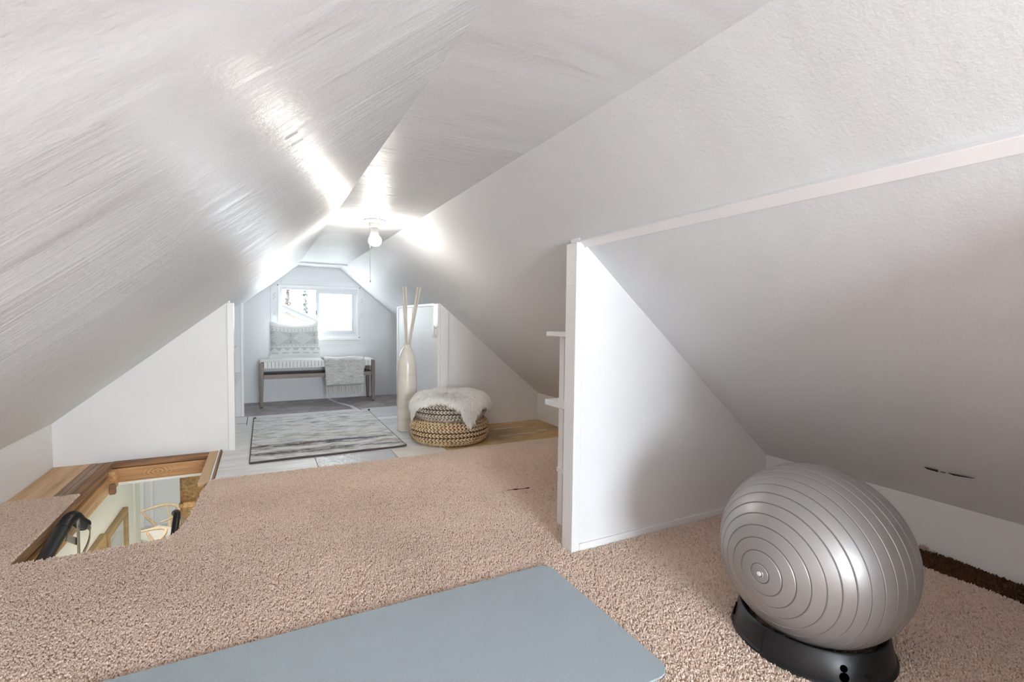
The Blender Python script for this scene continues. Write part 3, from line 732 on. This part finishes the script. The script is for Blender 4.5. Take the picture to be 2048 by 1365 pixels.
# cushion
def cushion(front):
    def f(u, v):
        s = 2*u-1; t = 2*v-1
        pinch = .055
        wx = .247*s*(1-pinch*(1-t*t))+0; hz = .205*t*(1-pinch*1.3*(1-s*s))
        th = .085*max(0, (1-abs(s)**2.6))**.55*max(0, (1-abs(t)**2.6))**.55
        sag = -.018*(1-s*s)*max(0, t)
        z = hz+sag; y = th*(-1 if front else .75)
        wr = .004*math.sin(9*s+5*t)*max(0, -t)*max(0, -s)*2.5
        y += wr
        a = math.radians(14); zz = z*math.cos(a)-y*0; yy = y+z*math.sin(a)
        X_ = wx+(.012*t if s < 0 else .0)
        return (.322-.0+X_-.010*t, 5.635+yy, BH+.216+zz)
    return f
cu = thing('cushion', (.32, 5.60, BH), 'light grey geometric patterned square cushion leaning on the bench', 'cushion')
b = MB().grid(cushion(True), 28, 26); b2 = MB().grid(cushion(False), 28, 26)
b.build('cover', MAT['cushion'], cu, smooth=True, fix=False, angle=180)
b2.build('back_cover', MAT['strap'], cu, smooth=True, fix=False, angle=180)
# throw over the bench
tx0, tx1 = .585, 1.005
def throw(u, v):
    x = tx0+(tx1-tx0)*u; L_ = [(5.68, BH+.010), (5.60, BH+.018), (5.48, BH+.022), (5.43, BH+.020), (5.405, BH+.004), (5.40, BH-.05), (5.398, .33), (5.396, .205)]
    t = v*(len(L_)-1); i = min(int(t), len(L_)-2); a = t-i
    y = L_[i][0]*(1-a)+L_[i+1][0]*a; z = L_[i][1]*(1-a)+L_[i+1][1]*a
    hang = max(0, (v-.5)*2)
    y += -.006*math.sin(u*15+1)*hang-.004*math.sin(u*31)*hang
    z += .004*math.sin(u*9+v*5)*(1-hang)
    x += .022*hang*(1-u)*.9-.012*hang*u
    z += .018*hang*(u-.5)*.4
    return (x, y, z)
tw = thing('throw_blanket', ((tx0+tx1)/2, 5.5, BH), 'grey heathered throw with knotted fringe folded over the bench', 'blanket')
MB().grid(throw, 44, 42).build('cloth', MAT['throw'], tw, smooth=True, fix=False, solid=.014, angle=180)
for i in range(22):
    u = (i+.5)/22; p = Vector(throw(u, 1.0)); j = random.uniform(-.006, .006)
    k = MB().lathe([(.0, .006), (.0065, .002), (.006, -.006), (.0, -.010)], p+Vector((0, -.004, -.004)), 8).build('knot', MAT['knot'], tw, smooth=True)
    b = MB()
    for s in range(3):
        q = p+Vector((random.uniform(-.003, .003), random.uniform(-.003, .003)-.003, -.008))
        ln = random.uniform(.085, .115)
        b.tube([q, q+Vector((j*.4+(s-1)*.003, -.003, -ln*.5)), q+Vector((j+(s-1)*.006+random.uniform(-.004, .004), random.uniform(-.006, .006), -ln))], [.0028, .0032, .0016], 5)
    b.build('tassel', MAT['fringe'], tw, smooth=True)

# ------------------------------------------------------------------ rug
rg = thing('area_rug', (.43, 4.1, 0), 'distressed grey and white patterned rug on the painted floorboards', 'rug')
def rugp(u, v, z):
    x0, x1 = -.072+.006*v, .920+.014*v
    y = 3.375+1.462*v+.012*math.sin(u*5)*(0)
    return (x0+(x1-x0)*u, y, z+.0018*math.sin(u*7+v*4)**2+(.006*max(0, u-.95)*20*max(0, .06-v)*16))
b = MB().grid(lambda u, v: rugp(u, v, .009), 30, 40, uv=False).grid(lambda u, v: rugp(u, v, .001), 30, 40, uv=False)
b.build('woven_field', MAT['rug'], rg, smooth=True, fix=False)
for u in (0, 1):
    MB().tube([rugp(u, k/24, .006) for k in range(25)], .0042, 6).build('binding', MAT['rugedge'], rg, smooth=True)
MB().tube([rugp(k/24, 0, .006) for k in range(25)], .0075, 6).build('hem', MAT['rugedge'], rg, smooth=True)
MB().tube([rugp(k/24, 1, .006) for k in range(25)], .004, 6).build('hem', MAT['throw'], rg, smooth=True)
for u, v in ((1, 1), (0, 1)):
    p = Vector(rugp(u, v, .006)); MB().tube([p, p+Vector((.008, .015, .006)), p+Vector((.02, .02, .0))], [.008, .009, .003], 6).build('corner_thread', MAT['rugedge'], rg, smooth=True)

# ------------------------------------------------------------------ vase and sticks
VX, VY = 1.062, 3.885
va = thing('floor_vase', (VX, VY, 0), 'tall cream glazed bottle vase standing beside the poufs', 'vase')
pr_ = [(0, 0), (.070, 0), (.079, .004), (.080, .02), (.0800, .06), (.0800, .15), (.0795, .30), (.0785, .45), (.0765, .54), (.074, .575), (.066, .610), (.055, .642), (.042, .668), (.031, .684), (.026, .694), (.027, .706), (.029, .712), (.026, .713), (.022, .708), (.021, .69), (.03, .66), (0, .655)]
MB().lathe(pr_, (VX, VY, 0), 48).build('body', MAT['glaze'], va, smooth=True, angle=60)
sk = [((VX-.008, VY-.004, .665), (1.012, 3.83, 1.178), 'outermost left'), ((VX+.000, VY+.010, .665), (1.040, 3.84, 1.180), ''), ((VX+.004, VY-.008, .665), (1.137, 3.84, 1.182), ''), ((VX+.012, VY+.006, .665), (1.163, 3.85, 1.178), '')]
lab = ['pale stick in the vase, first of four from the left', 'pale stick in the vase, second of four from the left', 'pale stick in the vase, third of four from the left', 'pale stick in the vase, last of four, leaning furthest right']
for (p, q, _), lb in zip(sk, lab):
    p = Vector(p); q = Vector(q); path = [p.lerp(q, t/8) for t in range(9)]
    o = MB().tube(path, [.0075-.0006*(t % 3 == 1) for t in range(9)], 8).build('decorative_stick', MAT['stick'], smooth=True)
    tag(o, lb, 'stick', 'sticks standing in the floor vase')

# ------------------------------------------------------------------ poufs
PX, PY = 1.285, 3.475
def pouf(z0, hgt, rad, m, label, c, rows=9, stitches=66, tilt=0):
    P = thing('woven_pouf', (c[0], c[1], z0), label, 'pouf', 'stacked woven poufs')
    n = 3.0
    def prof(t):       # t 0..1 bottom to top, superellipse section
        a = -math.pi/2+math.pi*t; cs = math.cos(a); sn = math.sin(a)
        return (rad-.085+.085*abs(cs)**(2/2.4), z0+hgt/2+hgt/2*(abs(sn)**(2/2.4))*(1 if sn > 0 else -1))
    pr = [(0, z0+.004)]+[(max(.02, prof(k/16)[0]-.010), z0+hgt/2+(prof(k/16)[1]-z0-hgt/2)*.92) for k in range(17)]+[(0, z0+hgt-.004)]
    MB().lathe([(r, z-z0) for r, z in pr], (c[0], c[1], z0), 40).build('core', MAT['pouf_core'], P, smooth=True)
    ts = [.03+.94*(k+.5)/rows for k in range(rows)]
    tops = [(rad-.085-.03*k, None) for k in range(1, 8)]
    for k in range(rows+5):
        if k < rows:
            r, z = prof(ts[k]); r2, z2 = prof(ts[k]+.02); tang = Vector((r2-r, 0, z2-z)).normalized(); hw = hgt/rows*.62*1.25
        else:
            r = rad-.085-.028*(k-rows+.6); z = z0+hgt-.002; tang = Vector((-1, 0, 0)); hw = .016
        nrm = Vector((tang.z, 0, -tang.x))
        cnt = max(12, int(stitches*r/rad)); b = MB(); ph = random.random()
        for i in range(cnt):
            a = 2*math.pi*(i+ph)/cnt; e = Vector((math.cos(a), math.sin(a), 0)); g = Vector((-math.sin(a), math.cos(a), 0))
            loc = lambda q: e*q.x+Vector((0, 0, q.z))
            up = loc(tang); ou = loc(nrm); base = Vector((c[0], c[1], z))+e*r
            for sgn in (1, -1):
                d = (g*.88+up*sgn*.47).normalized(); ln = 2*math.pi*r/cnt*1.08; s2 = d.cross(ou).normalized()
                cc = base+up*sgn*hw*.34+ou*random.uniform(-.001, .002)
                w_ = hw*.40; th = .0080
                vs = [cc-d*ln*.62-ou*.004, cc+d*ln*.62-ou*.002]
                for q in (-.25, .25):
                    vs += [cc+d*ln*q+s2*w_, cc+d*ln*q+ou*th, cc+d*ln*q-s2*w_]
                b.add(vs, [(0, 2, 3), (0, 3, 4), (2, 5, 6, 3), (3, 6, 7, 4), (5, 1, 6), (6, 1, 7)])
        b.build('braid_row', m, P, smooth=True, fix=False, angle=180)
    return P
pouf(.0, .172, .300, MAT['braid'], 'golden woven pouf on the floor, lower of the stacked pair', (PX, PY))
pouf(.168, .165, .276, MAT['braidgrey'], 'greyer woven pouf under the sheepskin, upper of the stacked pair', (PX+.005, PY+.005))
# sheepskin
ss_ = thing('sheepskin', (PX, PY, .33), 'shaggy ivory sheepskin draped over the stacked woven poufs', 'sheepskin')
def skin_r(a):
    """how far (arc length) the hide reaches in direction a"""
    def bump(c, w_, h): 
        d = (a-c+math.pi) % (2*math.pi)-math.pi; return h*math.exp(-(d/w_)**2)
    return .298+bump(math.radians(160), .52, .12)+bump(math.radians(-82), .21, .135)+bump(math.radians(-18), .42, .075)+bump(math.radians(90), .7, .06)+bump(math.radians(-132), .36, -.035)+.007*math.sin(7*a)
def skin(a, s):
    """point at arc length s from the centre in direction a, following the pouf"""
    R1 = .215
    if s < R1: r = s; z = .338+.006*math.sin(3*a)*s/R1
    else:
        q = s-R1; rr = .075; th = min(q/rr, math.pi*.62); r = R1+rr*math.sin(th); z = .338-rr*(1-math.cos(th))
        ex = q-th*rr
        if ex > 0: z -= ex*.98; r -= ex*.10
    return Vector((PX+.01+r*math.cos(a), PY+r*math.sin(a), z))
b = MB(); NA, NS = 64, 14
vs = [skin(0, 0)]
for j in range(1, NS+1):
    for i in range(NA):
        a = 2*math.pi*i/NA; vs.append(skin(a, skin_r(a)*j/NS))
fs = [(0, 1+i, 1+(i+1) % NA) for i in range(NA)]+[(1+j*NA+i, 1+(j+1)*NA+i, 1+(j+1)*NA+(i+1) % NA, 1+j*NA+(i+1) % NA) for j in range(NS-1) for i in range(NA)]
b.add(vs, fs); b.build('hide', MAT['hide'], ss_, smooth=True, angle=180)
NB = 27000; V = []; Fq = []
cl_ = [(random.random()*2*math.pi, random.random()) for _ in range(420)]
for k in range(NB):
    a = random.random()*2*math.pi; s = skin_r(a)*math.sqrt(random.random())
    if random.random() < .25: s = skin_r(a)*(.86+.14*random.random())
    p = skin(a, s); e = .01; p1 = skin(a, s+e); p2 = skin(a+e/max(s, .03), s)
    t1 = (p1-p).normalized(); t2 = (p2-p).normalized(); n = t1.cross(t2).normalized()
    if n.dot(Vector((math.cos(a), math.sin(a), 1.2))) < 0: n = -n
    cn = NZ.noise_vector(p*38.0)*.55
    cmb = Vector((-.34, -.94, 0))*max(0, 1-s/.25)*1.4; d0 = (n*.62+t1*.60*min(1, s/.12)+cmb*.6+cn*.45).normalized(); d1 = (n*.10+t1*1.0*min(1, s/.12)+cmb+cn*.8+Vector((0, 0, -.30))).normalized()
    ln = random.uniform(.036, .062); wd = random.uniform(.0010, .0018)
    sd = d0.cross(Vector((random.gauss(0, 1), random.gauss(0, 1), random.gauss(0, 1)))).normalized()*wd
    q1 = p+d0*ln*.5; q2 = q1+d1*ln*.6; bI = len(V)
    V += [p-sd, p+sd, q1-sd*.9, q1+sd*.9, q2]; Fq += [(bI, bI+1, bI+3, bI+2), (bI+2, bI+3, bI+4)]
fb = MB(); fb.v = [tuple(v) for v in V]; fb.f = Fq
tag(fb.build('fleece', MAT['fleece'], ss_, fix=False), kind='stuff')

# ------------------------------------------------------------------ exercise ball and its stand
BC = Vector((1.41394, .80115, .26177)); BR = .2466; AX = Vector((-.99920, -.02310, -.03278))
eb = thing('exercise_ball', (BC.x, BC.y, BC.z-BR), 'large ribbed silver grey exercise ball resting in a black ring stand', 'ball')
rings = [5.9+7.6*k for k in range(23)]
an = sorted(set([0, 1.5, 3.0]+[r+d for r in rings for d in (-2.6, -.95, -.62, -.55, -.36, -.18, .18, .36, .55, .62, .95, 2.6, 3.8)]+[180]))
an = [q for q in an if 0 <= q <= 180]
def rad_at(t):
    d = min(abs(t-r) for r in rings); return BR-(.0018 if d < .25 else (.0013 if d < .4 else 0))
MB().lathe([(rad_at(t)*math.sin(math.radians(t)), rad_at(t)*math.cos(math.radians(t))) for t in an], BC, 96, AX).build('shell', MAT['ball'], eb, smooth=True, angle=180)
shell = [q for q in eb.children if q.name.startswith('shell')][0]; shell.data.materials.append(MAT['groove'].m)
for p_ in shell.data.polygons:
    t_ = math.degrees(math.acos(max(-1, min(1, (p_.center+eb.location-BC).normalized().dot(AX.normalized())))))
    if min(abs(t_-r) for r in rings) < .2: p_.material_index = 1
MB().lathe([(0, BR+.0022), (.0052, BR+.0022), (.0060, BR+.001), (.0060, BR-.004)], BC, 20, AX).build('plug', MAT['plug'], eb, smooth=True)
MB().lathe([(.0066, BR-.001), (.0082, BR+.0015), (.0110, BR+.0008), (.0125, BR-.002)], BC, 24, AX).build('valve_ring', MAT['ball'], eb, smooth=True)
sb = thing('ball_stand', (BC.x, BC.y, 0), 'black plastic ring stand under the grey exercise ball', 'stand')
SC = (BC.x, BC.y, .004)
def ringseg(a0, a1, h, dr_=0):
    pr = [(.2050+dr_, .0), (.2085+dr_, .003), (.2070+dr_, .008), (.2010+dr_, .012), (.1885+dr_, h-.004), (.1845+dr_, h), (.1800+dr_, h-.001), (.1700, h-.014), (.1605, h-.030), (.1590, h-.034), (.1640, h-.034), (.178+dr_, h-.012), (.182+dr_, h-.012), (.196+dr_, .0), (.2050+dr_, .0)]
    m = MB(); m.lathe(pr, SC, 40, (0, 0, 1), math.radians(a0), math.radians(a1)); k = len(pr)
    n1 = 41
    m.f += [tuple(j*n1 for j in range(k-1)), tuple(j*n1+40 for j in range(k-2, -1, -1))]
    return m
def keyholes(o, angs, h):
    for aa in angs:
        a = math.radians(aa); e = Vector((math.cos(a), math.sin(a), 0)); c0 = Vector((SC[0], SC[1], 0))
        c = MB(); 
        for z, r in ((.027, .0085), (.043, .0062)):
            c.lathe([(0, -.04), (r, -.04), (r, .04), (0, .04)], c0+e*.195+Vector((0, 0, z)), 20, e)
        co_ = c.build('cut', MAT['black'])
        k = o.modifiers.new('hole', 'BOOLEAN'); k.operation = 'DIFFERENCE'; k.object = co_; k.solver = 'EXACT'; k.use_self = True
        bpy.context.view_layer.update()
        dg = bpy.context.evaluated_depsgraph_get(); me = D.meshes.new_from_object(o.evaluated_get(dg))
        o.modifiers.remove(k); o.data = me; D.objects.remove(co_)
segs = ((-183.2, -63.6, .077), (-62.8, 57.2, .075), (58.0, 176.2, .073))
for i, (a0, a1, h) in enumerate(segs):
    o = ringseg(a0, a1, h, -.0012 if i == 2 else 0).build('panel', MAT['black'], sb, smooth=True, angle=35)
    o.data.name = 'panel'
    HOLES = {0: [-127.0], 2: [128.0]}.get(i, [])
    for aa in HOLES:
        a = math.radians(aa); e = Vector((math.cos(a), math.sin(a), 0)); up = Vector((-.0125*e.x/.065, -.0125*e.y/.065, 1)).normalized()
        nrm = (e+Vector((0, 0, .19))).normalized(); c = MB()
        for z, r in ((.025, .0115), (.045, .0088)):
            rr = .2010-(z-.012)*.0125/.061+.0006
            c.lathe([(0, 0), (r, 0), (r, -.0018), (0, -.0018)], Vector((SC[0], SC[1], SC[2]+z))+e*(rr+.0006), 20, nrm)
        c.build('keyhole_shade', MAT['hole'], o)  # black discs laid on the panel paint the dark of a slot; nothing is cut

# ------------------------------------------------------------------ yoga mat
def rounded(x0, x1, y0, y1, r, n=8):
    out = []
    for cx_, cy_, a in ((x1-r, y1-r, 0), (x0+r, y1-r, 90), (x0+r, y0+r, 180), (x1-r, y0+r, 270)):
        out += [(cx_+r*math.cos(math.radians(a+90*k/n)), cy_+r*math.sin(math.radians(a+90*k/n))) for k in range(n+1)]
    return out
ym = thing('yoga_mat', (.1, 1.18, .008), 'blue grey textured yoga mat lying on the carpet in front', 'mat')
MB().prism(rounded(-.80, .938, .868, 1.482, .045), .0085, .0145, 'z').build('sheet', MAT['mat'], ym, bevel=.001)

# ------------------------------------------------------------------ storey below
ZF = -2.5
ST(MB().box(-3.2, 2.4, .9, 9.6, ZF-.1, ZF).build('floor_lower', MAT['lowfloor']))
lc = MB()
for x0, x1, y0, y1 in ((-3.2, 2.4, .9, 2.30), (-3.2, -.93, 2.30, 3.80), (-.24, 2.4, 2.30, 3.80), (-3.2, 2.4, 3.80, 9.6)): lc.box(x0, x1, y0, y1, -.155, -.132)
ST(lc.build('ceiling_lower', MAT['lowwall']))
ST(MB().box(-1.0, -.895, .9, 4.72, ZF, -.128).build('wall_lower', MAT['lowwall']))
ST(MB().box(-.895, -.882, 4.60, 4.70, ZF, -.14).box(-1.01, -.880, 4.70, 4.76, ZF, -.14).build('trim_7', MAT['lowwall'], bevel=.003))
ST(MB().box(-3.2, 2.4, 9.5, 9.6, ZF, -.14).build('wall_lower', MAT['lowwall2']))
ST(MB().box(-3.3, -3.2, .9, 9.6, ZF, -.14).build('wall_lower', MAT['lowwall2']))
ST(MB().box(2.4, 2.5, .9, 9.6, ZF, -.14).build('wall_lower', MAT['lowwall']))
ST(MB().box(-3.2, 2.4, .8, .9, ZF, -.14).build('wall_lower', MAT['lowwall']))
ST(MB().box(-1.76, -1.70, 9.46, 9.5, ZF, -.3).build('trim_8', MAT['trim'], bevel=.004))
ST(MB().box(-1.62, -1.58, 9.47, 9.5, ZF, -.3).build('trim_8', MAT['trim'], bevel=.004))
ST(MB().box(-1.20, -1.14, 9.47, 9.5, ZF, -.3).build('trim_8', MAT['trim'], bevel=.004))
cb = thing('chipboard_panel', (-.40, 4.2, -1.4), 'dark brown chipboard panel seen through the stair opening', 'panel')
MB().box(-.532, .10, 4.20, 4.218, -1.6, -.205).build('sheet', MAT['chip'], cb)
MB().box(-.540, -.528, 4.195, 4.222, -1.6, -.205).build('edge_strip', MAT['old'], cb)
MB().box(-.520, -.445, 4.165, 4.199, -.485, -.445).build('wood_block', MAT['pine_y'], cb, bevel=.004)
MB().box(-.545, -.519, 4.160, 4.199, -.478, -.452).build('hinge', MAT['gold'], cb, bevel=.002)
def picture(name, y0, y1, z0, z1, label, fw=.045):
    x = -.895
    P = thing(name, (x, (y0+y1)/2, z0), label, 'picture')
    for a, b, c, d in ((y0, y1, z1-fw, z1), (y0, y1, z0, z0+fw), (y0, y0+fw, z0+fw, z1-fw), (y1-fw, y1, z0+fw, z1-fw)):
        MB().box(x+.0, x+.030, a, b, c, d).build('frame_rail', MAT['gold'], P, bevel=.003)
    MB().box(x, x+.010, y0+fw, y1-fw, z0+fw, z1-fw).build('mat_board', MAT['paper'], P)
    MB().box(x+.0101, x+.0115, y0+fw+.05, y1-fw-.05, z0+fw+.05, z1-fw-.05).build('print', MAT['art'], P)
    MB().box(x+.016, x+.018, y0+fw, y1-fw, z0+fw, z1-fw).build('glazing', MAT['glass'], P)
picture('picture_frame', 3.80, 4.31, -1.15, -.462, 'larger gilt framed pale print on the wall below the stair opening')
picture('picture_frame', 3.32, 3.755, -1.15, -.432, 'smaller gilt framed picture nearer the black handrail', .05)
# wishbone chairs
def wishbone(c, ang, label):
    c = Vector((c[0], c[1], ZF)); P = thing('wishbone_chair', c, label, 'chair', 'wishbone chairs below')
    ca, sa = math.cos(ang), math.sin(ang)
    def W(f_, s, z): return c+Vector((ca*f_-sa*s, sa*f_+ca*s, z))      # f forward, s sideways
    rail = [W(.17, .27, .70), W(.08, .285, .705), W(-.06, .275, .715), W(-.17, .20, .735), W(-.225, .09, .755), W(-.235, 0, .76), W(-.225, -.09, .755), W(-.17, -.20, .735), W(-.06, -.275, .715), W(.08, -.285, .705), W(.17, -.27, .70)]
    pt = arc(rail, 5); MB().tube(pt, [.010+.008*math.sin(math.pi*i/(len(pt)-1)) for i in range(len(pt))], 10).build('top_rail', MAT['oak'], P, smooth=True)
    for s in (1, -1):
        MB().tube(arc([W(-.17, s*.20, .0), W(-.19, s*.20, .25), W(-.165, s*.215, .45), W(-.06, s*.255, .62), W(-.02, s*.275, .715)], 5), [.012]*5+[.020]*8+[.018]*5+[.012]*3, 10).build('leg', MAT['oak'], P, smooth=True)
        MB().tube([W(.20, s*.235, 0), W(.20, s*.235, .25), W(.20, s*.235, .455)], [.012, .019, .017], 10).build('leg', MAT['oak'], P, smooth=True)
        MB().tube([W(.20, s*.235, .30), W(-.18, s*.20, .28)], .010, 8).build('stretcher', MAT['oak'], P, smooth=True)
    MB().tube([W(.20, -.235, .40), W(.20, .235, .40)], .013, 8).build('seat_rail', MAT['oak'], P, smooth=True)
    MB().tube([W(-.18, -.20, .40), W(-.18, .20, .40)], .012, 8).build('seat_rail', MAT['oak'], P, smooth=True)
    def Yp(a): return [W(-.18, 0, .42)+(W(-.20, 0, .55)-W(-.18, 0, .42)), W(-.215, a, .66), W(-.225, a*1.8, .755)]
    MB().bar(W(-.18, 0, .40), W(-.20, 0, .57), .05, .012, (ca, sa, 0)).tube(arc(Yp(.05), 5), .010, 6).tube(arc(Yp(-.05), 5), .010, 6).build('splat', MAT['oak'], P)
    def seat(u, v):
        f_ = -.19+.41*v; hw = (.205+.045*v); s = (2*u-1)*hw
        return W(f_, s, .445-.018*(1-abs(2*u-1))*(1-abs(2*v-1))*2)
    MB().grid(seat, 16, 16).build('seat', MAT['cord'], P, fix=False, solid=.030)
wishbone((-1.29, 7.93), math.radians(228), 'pale oak wishbone chair with cream cord seat beside the white table below')
wishbone((-1.30, 7.10), math.radians(186), 'pale oak wishbone chair with only its arm in view beside the carpet edge')
tb = thing('round_table', (-2.08, 7.42, ZF), 'round white table edge behind the wishbone chair below', 'table')
MB().lathe([(0, .715), (.63, .715), (.665, .725), (.67, .74), (.66, .748), (0, .748)], (-2.08, 7.42, ZF), 48).build('tabletop', MAT['tablewhite'], tb, smooth=True)
MB().lathe([(0, 0), (.30, 0), (.30, .015), (.08, .04), (.05, .2), (.05, .6), (.12, .715), (0, .715)], (-2.08, 7.42, ZF), 32).build('pedestal', MAT['tablewhite'], tb, smooth=True)
# handrails of the ladder
hr = thing('handrail', (-.76, 2.6, -.1), 'black foam covered ladder handrail with steel bracket by the left joist', 'handrail')
hx = -.765
pts = arc([(hx, 2.20, -.13), (hx, 2.42, -.060), (hx, 2.62, -.012), (hx, 2.71, .006), (hx, 2.775, .012), (hx, 2.835, -.006), (hx, 2.895, -.050), (hx, 2.955, -.088)], 14)
ribs = []
fo = MB().tube(pts, [.0240+.0022*(i % 2) for i in range(len(pts))], 16); fo.build('grip', MAT['foam'], hr, smooth=True)
MB().lathe([(.020, -.002), (.026, -.002), (.0275, .003), (.026, .006), (.020, .006)], pts[-1], 20, (pts[-1]-pts[-2])).build('end_ring', MAT['foam'], hr, smooth=True)
MB().bar((hx+.028, 2.772, .0), (hx+.028, 2.765, -.62), .005, .026, (0, 1, 0)).build('bracket', MAT['steel'], hr, bevel=.001)
MB().bar((hx+.010, 2.690, -.045), (hx+.022, 2.775, -.10), .006, .03, (0, 0, 1)).build('bracket', MAT['steel'], hr, bevel=.001)
sp = arc([(hx+.02, 2.935, -.085), (hx+.03, 2.925, -.115), (hx+.034, 2.88, -.150), (hx+.034, 2.80, -.172), (hx+.032, 2.768, -.185)], 6)
st_ = MB()
for p, q in zip(sp[:-1], sp[1:]): st_.bar(p, q, .004, .018, (0, 0, 1))
st_.build('strut', MAT['steel'], hr)
MB().lathe([(0, 0), (.008, 0), (.006, .004), (0, .005)], (hx+.031, 2.772, -.03), 12, (1, 0, 0)).build('bolt', MAT['screw'], hr, smooth=True)
h2 = thing('handrail', (-.40, 2.8, -.3), 'short black foam handrail end at the carpet edge near the chipboard', 'handrail')
MB().tube(arc([(-.415, 3.04, -.125), (-.405, 3.02, -.118), (-.400, 2.985, -.125), (-.40, 2.90, -.19), (-.40, 2.60, -.46)], 6), .0165, 12).build('grip', MAT['foam'], h2, smooth=True)
MB().bar((-.385, 3.00, -.135), (-.385, 3.16, -.235), .004, .03, (0, 0, 1)).build('bracket', MAT['steel'], h2)

# ------------------------------------------------------------------ outside the gable window
hs = thing('neighbour_house', (-1.2, 16.0, -4), 'pale neighbouring house with sloping eave seen through the window', 'house')
MB().prism([(-4.5, -4), (1.28, -4), (1.28, .78), (-.2, 1.42), (-4.5, 1.42)], 15.0, 19.0).build('wall', MAT['stucco'], hs)
MB().bar(Vector((-.6, 14.62, 1.69)), Vector((1.36, 14.62, .80)), .05, .13, (0, 0, 1)).build('fascia', MAT['fascia'], hs)
MB().bar(Vector((-.6, 16.8, 1.80)), Vector((1.42, 16.8, .88)), 4.5, .05, (0, 0, 1)).build('roof', MAT['shingle'], hs)
def tree(x, y, z0, h, r, m, label, n=800, seed=1, cone=1.0):
    rr = random.Random(seed); T = thing('tree', (x, y, z0), label, 'tree')
    MB().tube([(x, y, z0), (x+.05, y, z0+h*.5), (x, y, z0+h*.95)], [.16, .10, .02], 8).build('trunk', MAT['bark'], T)
    b = MB()
    for k in range(n):
        t = rr.random(); zz = z0+h*(.35+.65*t); R = r*(1-t*cone)*(.4+.6*rr.random())*(.75+.5*(math.sin(t*23+seed) > 0))
        a = rr.random()*6.283; c = Vector((x+R*math.cos(a), y+R*math.sin(a), zz)); s = rr.uniform(.05, .12)
        d1 = Vector((rr.gauss(0, 1), rr.gauss(0, 1), rr.gauss(0, 1))).normalized(); d2 = d1.cross(Vector((rr.gauss(0, 1), rr.gauss(0, 1), rr.gauss(0, 1)))).normalized()
        b.add([c-d1*s, c+d2*s*.5, c+d1*s, c-d2*s*.5], [(0, 1, 2, 3)])
    tag(b.build('foliage', m, T, fix=False), kind='stuff')
tree(1.08, 24.0, -4, 6.35, .62, MAT['leaf'], 'pale conifer left of the window view above the eave', 1000, 2)
tree(1.66, 22.0, -4, 6.1, .42, MAT['leaf2'], 'slender greenish tree in the middle of the window view', 300, 5, .9)
tree(2.05, 20.0, -4, 5.15, .55, MAT['leaf'], 'low shrubby tree below the eave beside the window mullion', 420, 8, .8)
